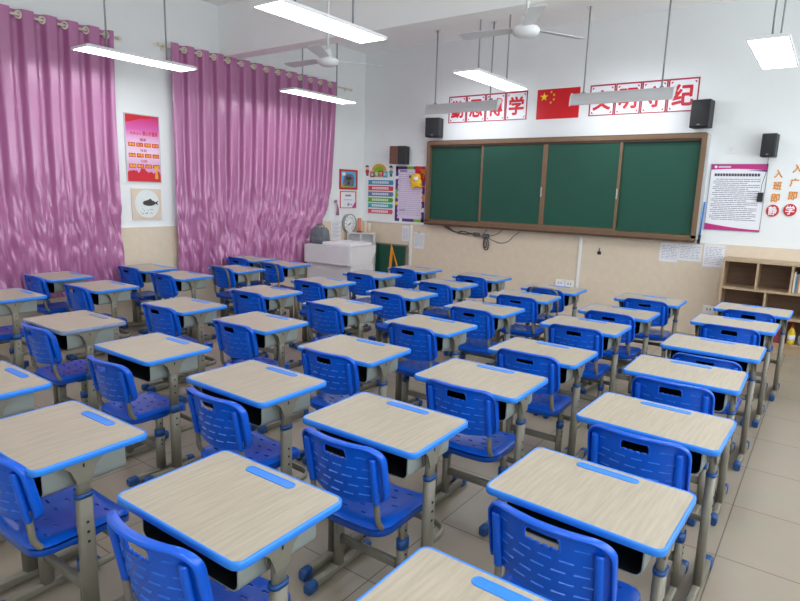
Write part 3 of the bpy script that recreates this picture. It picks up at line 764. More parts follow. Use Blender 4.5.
pts += [(ry1 - 0.012, rz0 + 0.10), (ry1 - 0.012, rz0 + 0.012)]
wpoly(m, LW, pts, 0.014, 0.015, 'red_paint'); m.build('skyline', t)
text('title', '社会主义', LW, 4.06, 2.338, 0.15, 0.032, 0.0152, 'red_paint', t, bold=0.02)
text('title', '核心价值观', LW, 4.245, 2.345, 0.20, 0.058, 0.0152, 'red_paint', t, bold=0.03)
for k, (hd, row) in enumerate((('国家', ('富强', '民主', '文明', '和谐')), ('社会', ('自由', '平等', '公正', '法治')), ('公民', ('爱国', '敬业', '诚信', '友善')))):
    z = 2.205 - k * 0.128
    text('heading', hd, LW, 4.15, z + 0.062, 0.085, 0.036, 0.0152, 'crimson', t, bold=0.02)
    for j, wd in enumerate(row):
        y = 4.00 + j * 0.104
        m = MB(); plate(m, LW, y - 0.044, y + 0.044, z - 0.024, z + 0.024, 0.014, 0.0155, 'red_paint'); q = m.build('word_tile', t)
        text('word', wd, LW, y, z, 0.07, 0.032, 0.0158, 'star_yellow', q, bold=0.01)
m = MB(); wpoly(m, LW, [(4.29, 1.80), (4.335, 1.80), (4.325, 1.90), (4.345, 1.93), (4.30, 1.96), (4.27, 1.93), (4.30, 1.91)], 0.015, 0.0165, 'gold'); m.build('gold_emblem', t)

t = thing('fish_picture', 'beige card with a dark fish on a white round plate, under the slogan poster', 'picture', (0, 0, 0))
m = MB(); plate(m, LW, 3.965, 4.36, 1.295, 1.675, 0.0, 0.012, 'beige_card'); m.build('card', t)
m = MB(); disc(m, LW, 4.165, 1.488, 0.165, 0.175, 0.012, 0.018, 'plate_white'); m.build('plate', t)
m = MB(); fc = (4.19, 1.50)
wpoly(m, LW, [(fc[0] + 0.085 * math.cos(math.radians(a)), fc[1] + 0.036 * math.sin(math.radians(a))) for a in range(0, 360, 20)], 0.018, 0.024, 'fish_dark')
wpoly(m, LW, [(fc[0] + 0.07, fc[1]), (fc[0] + 0.125, fc[1] + 0.03), (fc[0] + 0.108, fc[1]), (fc[0] + 0.12, fc[1] - 0.03)], 0.018, 0.023, 'fish_dark')
wpoly(m, LW, [(fc[0] - 0.03, fc[1] + 0.03), (fc[0] + 0.02, fc[1] + 0.055), (fc[0] + 0.045, fc[1] + 0.025)], 0.018, 0.022, 'fish_dark')
m.build('fish', t)
m = MB()
for k in range(16):
    y = 4.06 + random.random() * 0.19; z = 1.36 + random.random() * 0.07; disc(m, LW, y, z, 0.005, 0.005, 0.018, 0.0195, 'fish_dark', 6)
m.build('specks', t)

t = thing('framed_picture', 'red framed picture of a grey train above the certificate', 'picture', (0, 0, 0))
m = MB()
for q in ((7.76, 8.235, 2.06, 2.09), (7.76, 8.235, 1.745, 1.78), (7.76, 7.795, 1.78, 2.06), (8.20, 8.235, 1.78, 2.06)): plate(m, LW, *q, 0.0, 0.016, 'badge_red')
m.build('frame', t)
m = MB(); plate(m, LW, 7.795, 8.20, 1.78, 2.06, 0.002, 0.008, 'sky_card')
wpoly(m, LW, [(7.85, 1.80), (8.14, 1.80), (8.15, 1.95), (8.10, 2.01), (7.95, 2.02), (7.87, 1.96)], 0.008, 0.010, 'photo_grey')
plate(m, LW, 7.93, 8.07, 1.91, 1.97, 0.010, 0.011, 'fish_dark'); disc(m, LW, 8.0, 1.855, 0.03, 0.035, 0.010, 0.011, 'fish_dark', 14)
wpoly(m, LW, [(7.795, 1.78), (7.90, 1.78), (7.86, 1.83), (7.795, 1.84)], 0.0085, 0.0105, 'orange'); disc(m, LW, 8.175, 2.035, 0.022, 0.022, 0.008, 0.0105, 'orange', 12)
plate(m, LW, 7.795, 8.2, 1.78, 1.80, 0.0101, 0.0112, 'lime')
disc(m, LW, 7.87, 2.01, 0.05, 0.03, 0.008, 0.0095, 'plate_white', 14); m.build('print', t)
t = thing('certificate', 'red edged certificate sheet below the train picture', 'certificate', (0, 0, 0))
m = MB(); plate(m, LW, 7.775, 8.215, 1.42, 1.715, 0.0, 0.006, 'poster_white'); m.build('sheet', t)
m = MB()
for q in ((7.775, 8.215, 1.70, 1.715), (7.775, 8.215, 1.42, 1.432), (7.775, 7.80, 1.432, 1.70), (8.19, 8.215, 1.432, 1.70)): plate(m, LW, *q, 0.006, 0.010, 'strip_red')
wpoly(m, LW, [(8.19, 1.432), (8.10, 1.432), (8.19, 1.53)], 0.006, 0.0085, 'magenta'); m.build('border', t)
m = MB(); plate(m, LW, 7.92, 8.07, 1.625, 1.655, 0.006, 0.0068, 'ink_soft'); plate(m, LW, 7.89, 8.10, 1.56, 1.57, 0.006, 0.0068, 'ink_pale'); plate(m, LW, 7.98, 8.03, 1.46, 1.51, 0.006, 0.0068, 'ink_soft'); plate(m, LW, 8.05, 8.11, 1.47, 1.49, 0.006, 0.0068, 'ink_pale'); m.build('printed_text', t)
t = thing('notice_sheet', 'white printed sheet on the left wall between curtain and clock', 'paper', (0, 0, 0))
m = MB(); plate(m, LW, 7.55, 7.80, 0.87, 1.21, 0.013, 0.016, 'paper_white'); m.build('sheet', t)
m = MB()
for k in range(11): plate(m, LW, 7.575, 7.775 - 0.03 * (k % 3), 1.16 - k * 0.024, 1.166 - k * 0.024, 0.016, 0.0166, 'ink_pale')
m.build('printed_text', t)

# ------------------------------------------------------------------ front left corner furniture
t = thing('podium', 'white teaching podium with a raised lid in the front left corner', 'podium', (-6.27, 6.98, 0), math.radians(4))
PW, PD, PH = 0.90, 0.68, 0.88
m = MB(); m.bbox((0, 0, 0.30), (PW - 0.03, PD - 0.10, 0.60), 'podium_white', 0.008); m.build('base_cabinet', t)
m = MB()
prof = [(-PD / 2, 0.60), (PD / 2 - 0.10, 0.60), (PD / 2 - 0.09, 0.66), (PD / 2 - 0.05, 0.72), (PD / 2, 0.76), (PD / 2, PH), (-PD / 2, PH)]
m.loops([[(sx, y, z) for y, z in prof] for sx in (-PW / 2, PW / 2)], 'podium_white', cap=True, smooth=False); m.build('top_cabinet', t)
m = MB(); m.bbox((0.14, 0.0, PH + 0.028), (PW * 0.62, PD * 0.82, 0.05), 'podium_white', 0.012); m.build('lid', t)
m = MB(); m.box((0, -PD / 2 - 0.004, 0.615), (PW - 0.01, 0.01, 0.012), 'lamp_housing'); m.box((0.30, -PD / 2 - 0.004, 0.72), (0.05, 0.01, 0.02), 'lamp_housing'); m.box((-0.1, -PD / 2 - 0.004, 0.80), (0.12, 0.008, 0.008), 'lamp_housing'); m.build('front_trim', t)

t = thing('handbag', 'grey fabric bag standing on the white podium by the curtain', 'bag', (-6.59, 6.85, PH), math.radians(8))
m = MB(); ls = []
for z, wx, wy in ((0, 0.14, 0.075), (0.04, 0.155, 0.085), (0.14, 0.155, 0.08), (0.22, 0.145, 0.06), (0.26, 0.12, 0.03)): ls.append([(x + 0.01 * noise.noise((x * 9, y * 9, z * 9)), y, z) for x, y in rrect(wx, wy, 0.04, 4)])
m.loops(ls, 'bag_grey', cap=True); m.build('body', t)
m = MB(); m.loops([[(x, -0.085 + 0, z) for x, z in [(-0.1, 0.05), (0.1, 0.05), (0.1, 0.15), (-0.1, 0.15)]], [(x, -0.10, z) for x, z in [(-0.09, 0.055), (0.09, 0.055), (0.09, 0.145), (-0.09, 0.145)]]], 'bag_grey', cap=True, smooth=False); m.build('pocket', t)
for sy in (-0.045, 0.045):
    m = MB(); m.tube([(0.07 * math.cos(a), sy * (1 - 0.4 * math.sin(a)), 0.20 + 0.115 * math.sin(a)) for a in [math.pi * k / 12 for k in range(13)]], 0.009, 'bag_grey', 8); m.build('handle', t)

t = thing('cubby_shelf', 'small white cubby shelf in the corner behind the podium', 'shelf', (-6.735, 8.06, 0), math.radians(30))
SW, SD, SH = 0.48, 0.20, 1.0
m = MB()
for x in (-SW / 2 + 0.01, 0, SW / 2 - 0.01): m.box((x, 0, SH / 2), (0.02, SD, SH - 0.001), 'podium_white')
for z in (0.01, 0.25, 0.5, 0.74, SH - 0.01): m.box((0, -0.001, z), (SW - 0.002, SD - 0.003, 0.02), 'podium_white')
m.box((0, SD / 2 - 0.005, SH / 2), (SW - 0.004, 0.008, SH - 0.004), 'podium_white'); m.build('carcass', t)
for k in range(2):
    tb = thing('book', ('teal book lying flat in the right cubby of the white shelf, bottom one', 'teal book lying on another in the right cubby of the white shelf')[k], 'book', (-6.635 + 0.004 * k, 8.11, 0.75 + 0.0205 * k), math.radians(30) + 0.06 * k, 'teal books in the cubby')
    m = MB(); m.box((0, 0, 0.01), (0.15, 0.12, 0.02), 'teal_book'); m.build('cover', tb)
    m = MB(); m.box((0, -0.0595, 0.01), (0.14, 0.004, 0.014), 'paper_white'); m.build('page_block', tb)

# clock: stands on the cubby shelf, turned toward the room
t = thing('wall_clock', 'round white clock with grey rim hung on the left wall above the cubby shelf', 'clock', (XL + 0.045, 8.00, 0.985), math.radians(90))
def ring(mb, r0, r1, y0, y1, mt, n=40, zc=0.165):
    ls = [[(r * math.cos(2 * math.pi * k / n), y, zc + r * math.sin(2 * math.pi * k / n)) for k in range(n)] for r, y in ((r1, y1), (r1, y0), (r0, y0), (r0, y1))]
    mb.loops(ls, mt, smooth=False)
m = MB(); ring(m, 0.154, 0.170, -0.022, 0.03, 'clock_rim'); m.build('rim', t)
m = MB(); n = 40
m.poly([(0.155 * math.cos(2 * math.pi * k / n), 0.018, 0.165 + 0.155 * math.sin(2 * math.pi * k / n)) for k in range(n)], (0, -0.03, 0), 'clock_face'); m.build('dial', t)
m = MB()
def CW(a, z, d=0.0): return Vector((a, -0.012 - d, 0.165 + z))
for k in range(12):
    a = math.pi * k / 6
    for (r0, r1, hw) in (((0.122, 0.138, 0.004)),):
        c, s_ = math.cos(a), math.sin(a)
        m.poly([CW(r0 * s_ - hw * c, r0 * c + hw * s_), CW(r0 * s_ + hw * c, r0 * c - hw * s_), CW(r1 * s_ + hw * c, r1 * c - hw * s_), CW(r1 * s_ - hw * c, r1 * c + hw * s_)], (0, -0.001, 0), 'ink')
m.build('hour_marks', t)
for k in range(12):
    a = math.pi * (k + 1) / 6
    o = text('numeral', str(k + 1), CW, 0.10 * math.sin(a), 0.10 * math.cos(a), 0.013 * (len(str(k + 1))) + 0.004, 0.026, 0.001, 'ink', t)
for nm, a, l, hw in (('hour_hand', 232, 0.06, 0.006), ('minute_hand', 252, 0.10, 0.004)):
    m = MB(); a = math.radians(a); c, s_ = math.cos(a), math.sin(a)
    m.poly([CW(-0.02 * s_ - hw * c, -0.02 * c + hw * s_, 0.002), CW(-0.02 * s_ + hw * c, -0.02 * c - hw * s_, 0.002), CW(l * s_ + hw * 0.4 * c, l * c - hw * 0.4 * s_, 0.002), CW(l * s_ - hw * 0.4 * c, l * c + hw * 0.4 * s_, 0.002)], (0, -0.003, 0), 'fish_dark'); m.build(nm, t)
t = thing('tumbler', 'salmon pink tumbler on a dark base beside the clock', 'tumbler', (-6.775, 8.04, 1.0))
m = MB(); m.lathe((0, 0, 0.03), [(0.03, 0), (0.034, 0.05), (0.03, 0.15), (0.032, 0.22), (0.026, 0.225)], 'salmon', 18); m.build('body', t)
m = MB(); m.lathe((0, 0, 0), [(0.05, 0), (0.05, 0.02), (0.03, 0.031)], 'brown', 18); m.build('base', t)
for x, h in ((-6.68, 0.20), (-6.62, 0.17)):
    t = thing('canister', 'cream canister on the cubby shelf, %s the salmon tumbler' % ('next to' if h > 0.18 else 'second from'), 'canister', (x, 8.09 + (x + 6.68) * 0.577, 1.0), 0, 'cream canisters by the clock')
    m = MB(); m.lathe((0, 0, 0), [(0.026, 0), (0.027, h - 0.04), (0.024, h - 0.03)], 'cream', 16); m.build('body', t)
    m = MB(); m.lathe((0, 0, h - 0.03), [(0.025, 0), (0.025, 0.028), (0.02, 0.03)], 'white_plastic', 16); m.build('lid', t)

# leaning chalkboard and triangle
t = thing('small_chalkboard', 'small green chalkboard leaning on the front wall behind the podium', 'chalkboard', (-6.29, 8.31, 0), 0)
m = MB(); ln = 0.07
def lean(x, z, d=0.0): return Vector((x, ln * (z / 0.82) - 0.0 - d, z))
m.poly([lean(-0.35, 0.04, 0), lean(0.33, 0.04, 0), lean(0.33, 0.80, 0), lean(-0.35, 0.80, 0)], (0, -0.012, 0), 'board_green'); m.build('writing_surface', t)
m = MB()
for a, b_ in (((-0.36, 0.02), (-0.335, 0.82)), ((0.315, 0.02), (0.34, 0.82))):
    m.poly([lean(a[0], a[1]), lean(b_[0], a[1]), lean(b_[0], b_[1]), lean(a[0], b_[1])], (0, -0.018, 0), 'leg_grey')
for z0, z1 in ((0.0, 0.03), (0.795, 0.82)):
    m.poly([lean(-0.36, z0), lean(0.34, z0), lean(0.34, z1), lean(-0.36, z1)], (0, -0.019, 0), 'leg_grey')
m.build('frame', t)
t = thing('set_square', 'large orange wooden triangle ruler leaning against the small chalkboard', 'set square', (-6.19, 8.15, 0))
m = MB()
def ls2(x, z): return Vector((x, 0.10 * z / 0.8, z))
for quad in ([(-0.02, 0), (0.03, 0), (0.03, 0.74), (-0.02, 0.82)], [(-0.02, 0.82), (0.03, 0.70), (0.34, 0.0), (0.40, 0.0)], [(0.03, 0.0), (0.34, 0.0), (0.32, 0.045), (0.03, 0.045)]):
    m.poly([ls2(*q) for q in quad], (0, -0.014, 0), 'orange')
m.build('frame', t)

# ------------------------------------------------------------------ bookshelf at the right
BX0, BX1, BY0, BY1 = -1.02, 1.0, 8.02, YF - 0.014
t = thing('bookshelf', 'low brown wooden bookshelf under the slogan letters at the right', 'bookshelf', ((BX0 + BX1) / 2, (BY0 + BY1) / 2, 0))
cx, cy = (BX0 + BX1) / 2, (BY0 + BY1) / 2; BD = BY1 - BY0
def sb(name, x0, x1, z0, z1, y0=BY0, y1=BY1, mt='shelf_edge'):
    q = MB(); q.box(((x0 + x1) / 2 - cx, (y0 + y1) / 2 - cy, (z0 + z1) / 2), (x1 - x0, y1 - y0, z1 - z0), mt); return q.build(name, t)
sb('back_panel', BX0 + 0.01, BX1 - 0.01, 0.05, 1.03, BY1 - 0.012, BY1, 'shelf_back')
sb('top_board', BX0, BX1, 1.028, 1.055); sb('side_panel', BX0, BX0 + 0.025, 0, 1.028); sb('side_panel', BX1 - 0.025, BX1, 0, 1.028)
sb('shelf_board', BX0 + 0.025, BX1 - 0.025, 0.695, 0.72); sb('shelf_board', BX0 + 0.025, BX1 - 0.025, 0.395, 0.42); sb('shelf_board', BX0 + 0.025, BX1 - 0.025, 0.095, 0.115)
sb('plinth', BX0 + 0.005, BX1 - 0.005, 0.0, 0.095, BY0 + 0.01, BY1)
for x in (-0.65, -0.305, 0.02, 0.36, 0.7): sb('divider', x - 0.011, x + 0.011, 0.72, 1.028, BY0 + 0.003, BY1 - 0.012)
for x in (-0.54, -0.05, 0.45): sb('divider', x - 0.011, x + 0.011, 0.42, 0.695, BY0 + 0.003, BY1 - 0.012)
for x in (-0.30, 0.30): sb('divider', x - 0.011, x + 0.011, 0.115, 0.395, BY0 + 0.003, BY1 - 0.012)
bx = -0.288; rnd = random.Random(12)
hues = ['cream', 'blue', 'orange', 'cream', 'green', 'blue', 'green']
for k, hu in enumerate(hues):
    th = 0.014 + rnd.random() * 0.01; h = 0.20 + rnd.random() * 0.05
    tb = thing('book', '%s book standing in the top right bookshelf bay, %s from the divider' % (hu, ('first', 'second', 'third', 'fourth', 'fifth', 'sixth', 'seventh')[k]), 'book', (bx + th / 2, 8.16, 0.72), 0, 'books in the bookshelf')
    m = MB(); m.box((0, 0, h / 2), (th, 0.15, h), {'blue': 'book_a', 'cream': 'book_b', 'orange': 'book_c', 'green': 'book_d'}[hu]); m.build('cover', tb)
    m = MB(); m.box((0, 0.004, h / 2 + 0.002), (th * 0.7, 0.14, h), 'paper_white'); m.build('page_block', tb)
    bx += th + 0.002
t = thing('detergent_bottle', 'yellow detergent bottle with a red cap on the lowest bookshelf board', 'bottle', (-0.23, 8.12, 0.115)); t.scale = (1.08, 1.08, 1.5)
m = MB(); m.lathe((0, 0, 0), [(0.032, 0), (0.036, 0.02), (0.036, 0.09), (0.022, 0.115), (0.013, 0.125), (0.013, 0.13)], 'bottle_yellow', 18); m.build('body', t)
m = MB(); m.lathe((0, 0, 0.13), [(0.016, 0), (0.014, 0.025), (0.006, 0.035)], 'red_cap', 14); m.build('cap', t)
m = MB(); m.lathe((0, 0, 0.03), [(0.0365, 0), (0.0368, 0.02), (0.0365, 0.045)], 'paper_white', 18); m.build('paper_label', t)
t = thing('spray_bottle', 'clear bottle with a dark cap right of the yellow detergent bottle', 'bottle', (-0.125, 8.12, 0.115)); t.scale = (1.2, 1.2, 1.3)
m = MB(); m.lathe((0, 0, 0), [(0.028, 0), (0.032, 0.02), (0.032, 0.075), (0.018, 0.10), (0.012, 0.11)], 'bottle_clear', 18); m.build('body', t)
m = MB(); m.lathe((0, 0, 0.11), [(0.014, 0), (0.014, 0.025), (0.01, 0.03)], 'black_plastic', 14); m.build('cap', t)

t = thing('storage_box', 'dark red box on the lowest bookshelf board left of the yellow bottle', 'box', (-0.43, 8.14, 0.115))
m = MB(); m.box((0, 0, 0.105), (0.19, 0.17, 0.21), 'maroon'); m.build('body', t)
m = MB(); m.box((0, 0, 0.22), (0.196, 0.176, 0.03), 'maroon'); m.build('lid', t)

# ------------------------------------------------------------------ desks
def oval(hx, hy, n=3): return rrect(hx, hy, min(hx, hy) * 0.85, n)
def column(mb, x, y, hx, hy, z0, z1, m, n=3):
    o = oval(hx, hy, n)
    mb.loops([[(x + px, y + py, z) for px, py in o] for z in (z0, z1)], m, cap=True)
def hbar(mb, x, y0, y1, hx, hz, zc, m):
    o = rrect(hx, hz, min(hx, hz) * 0.6, 3)
    mb.loops([[(x + px, y, zc + pz) for px, pz in o] for y in (y0, y1)], m, cap=True)

DX, DY = 0.30, 0.2225
def make_desk(edge='blue_edge', ring_z=0.575, collar_h=0.012):
    t = thing('school_desk', '', 'desk', (0, 0, 0), 0, 'school desks in rows')
    m = MB(); R = 0.034
    m.loops([[(x, y, z) for x, y in rrect(DX - 0.009, DY - 0.009, R - 0.008, 5)] for z in (0.727, 0.7495)], 'wood_top', cap=True, smooth=False); m.build('desktop', t)
    m = MB()
    m.loops([[(x, y, z) for x, y in rrect(DX - i, DY - i, max(0.008, R - i), 5)] for i, z in ((0.022, 0.724), (0.005, 0.7235), (0.0005, 0.727), (0.0, 0.743), (0.0015, 0.748), (0.004, 0.7508), (0.008, 0.7508), (0.0105, 0.7490))], edge, smooth=True); m.build('edge_band', t)
    m = MB(); gy = DY - 0.052
    m.loops([[(x, gy + y, z) for x, y in rrect(0.115 - i, 0.02 - i, 0.02 - i, 5)] for i, z in ((0, 0.7490), (0.0, 0.7518), (0.003, 0.7522), (0.006, 0.7502))], edge if edge == 'blue_edge' else 'grey_edge', cap=True); m.build('pencil_groove', t)
    # open book box: U profile along y plus back wall
    m = MB(); hx, z0, z1, ya, yb = 0.235, 0.602, 0.722, -0.165, 0.15
    def U(i, r):
        pts = [(-hx + i, z1)]
        for k in range(5):
            a = math.radians(180 + 90 * k / 4); pts.append((-hx + i + r + r * math.cos(a), z0 + i + r + r * math.sin(a)))
        for k in range(5):
            a = math.radians(270 + 90 * k / 4); pts.append((hx - i - r + r * math.cos(a), z0 + i + r + r * math.sin(a)))
        return pts + [(hx - i, z1)]
    o, q = U(0, 0.03), U(0.005, 0.026)
    m.loops([[(x, y, z) for x, z in o] for y in (yb, ya)], 'box_grey', closed=False)
    m.loops([[(x, ya, z) for x, z in o], [(x, ya, z) for x, z in q]], 'box_grey', closed=False, smooth=False)
    m.add([(x, yb, z) for x, z in o], [list(range(len(o)))], 'box_grey')
    bx_ = m.build('book_box', t)
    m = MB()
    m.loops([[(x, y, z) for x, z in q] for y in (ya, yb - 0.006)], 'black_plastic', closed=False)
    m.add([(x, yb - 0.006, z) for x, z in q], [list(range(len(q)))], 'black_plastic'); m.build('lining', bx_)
    for s in (-1, 1):
        X = s * 0.258; LY = -0.035
        m = MB(); column(m, X, LY, 0.014, 0.026, ring_z - 0.03, 0.712, 'leg_grey')
        g = [(-0.115, 0.722), (-0.075, 0.712), (-0.048, 0.69), (-0.034, 0.655), (-0.026, 0.63), (0.026, 0.63), (0.034, 0.655), (0.048, 0.69), (0.075, 0.712), (0.115, 0.722)]
        gs = [(y + LY, z) for y, z in g]
        m.poly([(X - s * 0.016, y, z) for y, z in gs], (s * 0.006, 0, 0), 'leg_grey')
        m.poly([(X + s * 0.012, y, z) for y, z in gs], (s * 0.006, 0, 0), 'leg_grey')
        m.box((X + s * 0.0185, LY, 0.70), (0.002, 0.006, 0.014), 'hole_dark')
        if ring_z < 0.5:
            for z in (0.60, 0.56, 0.52): m.box((X + s * 0.0145, LY, z), (0.003, 0.008, 0.008), 'hole_dark')
        leg = m.build('leg', t)
        m = MB(); column(m, X, LY, 0.018, 0.031, 0.045, ring_z, 'leg_grey')
        for z in ((0.47, 0.43, 0.39) if ring_z > 0.5 else (0.36, 0.32)): m.box((X + s * 0.0185, LY, z), (0.003, 0.009, 0.009), 'hole_dark')
        m.build('outer_tube', leg)
        m = MB(); column(m, X, LY, 0.0205, 0.0335, ring_z - collar_h / 2, ring_z + collar_h / 2 + 0.004, 'collar_blue'); m.build('collar', leg)
        m = MB(); hbar(m, X, -0.21, 0.19, 0.017, 0.022, 0.031, 'leg_grey'); fb = m.build('foot_bar', t)
        for e_, (ya_, yb_) in enumerate(((-0.255, -0.195), (0.175, 0.235))):
            m = MB(); o = rrect(0.021, 0.0275, 0.014, 3); c0, c1 = (ya_, yb_)
            m.loops([[(X + px * k, y, 0.0275 + pz * k) for px, pz in o] for y, k in ((c0, 0.75), (c0 + 0.008, 1), (c1 - 0.008, 1), (c1, 0.75))], 'cap_blue', cap=True, smooth=True); m.build('foot_cap', fb)
    m = MB(); pts = [(-0.258, -0.02, 0.27), (-0.258, 0.07, 0.27)]
    for k in range(1, 6): a = math.radians(180 - 90 * k / 5); pts.append((-0.258 + 0.07 + 0.07 * math.cos(a), 0.07 + 0.07 * math.sin(a), 0.27))
    pts += [(-x, y, z) for x, y, z in pts[::-1]]
    m.tube(pts, 0.01, 'leg_grey', 8, sec=(0.010, 0.018)); m.build('footrest', t)
    return t

# ------------------------------------------------------------------ chairs
def shell(mb, us, vs, P, hole, thick, m):
    """a curved sheet with rectangular holes and real thickness; P(u,v) -> (point, normal)"""
    nu, nv = len(us), len(vs)
    pn = [[P(u, v) for u in us] for v in vs]
    top = [pn[j][i][0] for j in range(nv) for i in range(nu)]
    bot = [pn[j][i][0] - pn[j][i][1] * thick for j in range(nv) for i in range(nu)]
    N = nu * nv; fs = []; edges = {}
    for j in range(nv - 1):
        for i in range(nu - 1):
            if hole((us[i] + us[i + 1]) / 2, (vs[j] + vs[j + 1]) / 2): continue
            q = (j * nu + i, j * nu + i + 1, (j + 1) * nu + i + 1, (j + 1) * nu + i)
            fs.append(q); fs.append(tuple(N + k for k in q[::-1]))
            for a in range(4):
                e = (q[a], q[(a + 1) % 4]); edges[e] = 1
    mb.add(top + bot, fs, m, True)
    al = top + bot; wv = []; wf = []
    for (a, c) in list(edges):
        if (c, a) not in edges:
            k = len(wv); wv += [al[c], al[a], al[N + a], al[N + c]]; wf.append((k, k + 1, k + 2, k + 3))
    mb.add(wv, wf, m, False)
def corner(x, y, a, b_, r):
    dx, dy = abs(x) - (a - r), abs(y) - (b_ - r)
    if dx > 0 and dy > 0:
        nx, ny = dx * math.sqrt(1 - dy * dy / (2 * r * r)), dy * math.sqrt(1 - dx * dx / (2 * r * r))
        return math.copysign(a - r + nx, x), math.copysign(b_ - r + ny, y)
    return x, y

def back_point(x, zz):                                   # zz 0..1 up the back
    k = (x / 0.205) ** 2
    z = 0.55 + 0.222 * zz - 0.028 * (1 - k) * (1 - zz) + 0.012 * (1 - k) * zz
    y = -0.195 - 0.042 * zz + 0.062 * k
    return Vector((x, y, z))
def make_chair(arched=False):
    t = thing('school_chair', '', 'chair', (0, 0, 0), 0, 'blue school chairs in rows')
    # seat
    us = sorted(set([-0.2, -0.185, -0.16, -0.135, -0.095, -0.062, -0.038, -0.012, 0.012, 0.038, 0.062, 0.095, 0.135, 0.16, 0.185, 0.2] + [-0.14, -0.108, 0.108, 0.14]))
    vs_ = [-0.19, -0.175, -0.15, -0.125, -0.115, -0.07, -0.06, -0.01, 0.0, 0.05, 0.06, 0.105, 0.115, 0.145, 0.17, 0.19]
    slots_r = [(-0.125, -0.115), (-0.07, -0.06), (-0.01, 0.0), (0.05, 0.06), (0.105, 0.115)]
    def hole(u, v):
        for k, (a, c) in enumerate(slots_r):
            if a < v < c:
                cols = [(-0.14, -0.108), (-0.062, -0.038), (0.038, 0.062), (0.108, 0.14)] if k % 2 == 0 else [(-0.108, -0.095), (-0.095, -0.062), (-0.012, 0.012), (0.062, 0.095), (0.095, 0.108)]
                if k % 2: cols = [(-0.095, -0.062), (-0.012, 0.012), (0.062, 0.095)]
                return any(p < u < q for p, q in cols)
        return False
    def P(u, v):
        x, y = corner(u, v, 0.2, 0.19, 0.075)
        e = max(0.0, abs(u) - 0.135) / 0.065; f = max(0.0, abs(v) - 0.125) / 0.065
        z = 0.432 + 0.012 * (x / 0.2) ** 2 - 0.02 * max(e, f) ** 3 - 0.010 * (1 - (y / 0.19) ** 2) * (1 - (x / 0.2) ** 2)
        if v > 0.1: z -= 0.016 * ((v - 0.1) / 0.09) ** 2
        return Vector((x, y + 0.02, z)), Vector((0, 0, 1))
    m = MB(); shell(m, us, vs_, P, hole, 0.008, 'chair_blue')
    rim = []
    for u, v in [(u, -0.19) for u in us] + [(0.2, v) for v in vs_[1:]] + [(u, 0.19) for u in us[::-1][1:]] + [(-0.2, v) for v in vs_[::-1][1:-1]]: rim.append(P(u, v)[0])
    m.loops([[p for p in rim], [(p.x, p.y, p.z - 0.032) for p in rim], [(p.x * 0.97, 0.02 + (p.y - 0.02) * 0.97, p.z - 0.032) for p in rim], [(p.x * 0.97, 0.02 + (p.y - 0.02) * 0.97, p.z - 0.006) for p in rim]], 'chair_blue')
    for s in (-1, 1): m.bbox((s * 0.166, 0.01, 0.402), (0.05, 0.10, 0.046), 'chair_blue', 0.008)
    m.build('seat', t)
    # backrest
    us = [-0.205, -0.195, -0.175, -0.15, -0.12, -0.085, -0.055, -0.05, -0.03, -0.01, 0.01, 0.03, 0.05, 0.055, 0.085, 0.12, 0.15, 0.175, 0.195, 0.205]
    vs_ = [-0.5, -0.46, -0.4, -0.3, -0.15, 0.0, 0.12, 0.2, 0.22, 0.34, 0.37, 0.43, 0.47, 0.5]
    def hb(u, v): return abs(u) < 0.055 and 0.2 < v < 0.37 and not (abs(u) > 0.05 and (v < 0.22 or v > 0.34))
    def Q(u, v):
        H = 0.24
        x, y = corner(u, v * H, 0.205, 0.5 * H, 0.06 if v > 0 else 0.03)
        p = back_point(x, y / H + 0.5)
        return p, Vector((-x * 2.9, 1, 0.2)).normalized()
    m = MB(); shell(m, us, vs_, Q, hb, 0.006, 'chair_blue')
    path = [Q(-0.205, v)[0] for v in vs_] + [Q(u, 0.5)[0] for u in us[1:-1]] + [Q(0.205, v)[0] for v in vs_[::-1]]
    path += [Q(u, -0.5)[0] for u in us[::-1][1:-1]]
    cen = Vector((0, 0, 0.665)); ls = [[], [], [], []]
    n0 = len(vs_) * 2 + len(us) - 2
    for k, p in enumerate(path):
        out = Vector((p.x / 0.205, 0, (p.z - 0.665) / 0.12)); out.normalize()
        dep = 0.031 if k < n0 else 0.008
        ls[0].append(p + Vector((0, 0.006, 0))); ls[1].append(p + out * 0.004 + Vector((0, -dep * 0.45, 0))); ls[2].append(p + Vector((0, -dep, 0))); ls[3].append(p - out * 0.006 + Vector((0, -dep * 0.9, 0)))
    ls.append([p - Vector((p.x / 0.205, 0, (p.z - 0.665) / 0.12)).normalized() * 0.008 for p in path]); 
    m.loops(ls, 'chair_blue')
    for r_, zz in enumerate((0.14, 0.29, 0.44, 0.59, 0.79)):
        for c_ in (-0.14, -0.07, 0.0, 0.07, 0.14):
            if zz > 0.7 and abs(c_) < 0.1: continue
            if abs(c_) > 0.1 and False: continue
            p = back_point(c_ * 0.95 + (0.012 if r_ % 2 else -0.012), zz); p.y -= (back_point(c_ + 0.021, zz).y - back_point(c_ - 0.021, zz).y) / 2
            m.poly([p + Vector(q) for q in ((-0.021, -0.0055, 0.0026), (-0.021, -0.0105, -0.001), (-0.021, -0.0055, -0.0030))], (0.042, (back_point(c_ + 0.021, zz).y - back_point(c_ - 0.021, zz).y), 0), 'slit_highlight_blue')
    for k in range(4):
        p = back_point(-0.038 + k * 0.0253, 0.70); m.ellip(p + Vector((0, -0.003, 0.002)), (0.013, 0.005, 0.007), 'chair_blue', 8, 4)
    # rim around the grip hole
    hp = [back_point(x, z) for x, z in [(-0.05, 0.70), (0.05, 0.70), (0.055, 0.72), (0.055, 0.84), (0.05, 0.87), (-0.05, 0.87), (-0.055, 0.84), (-0.055, 0.72)]]
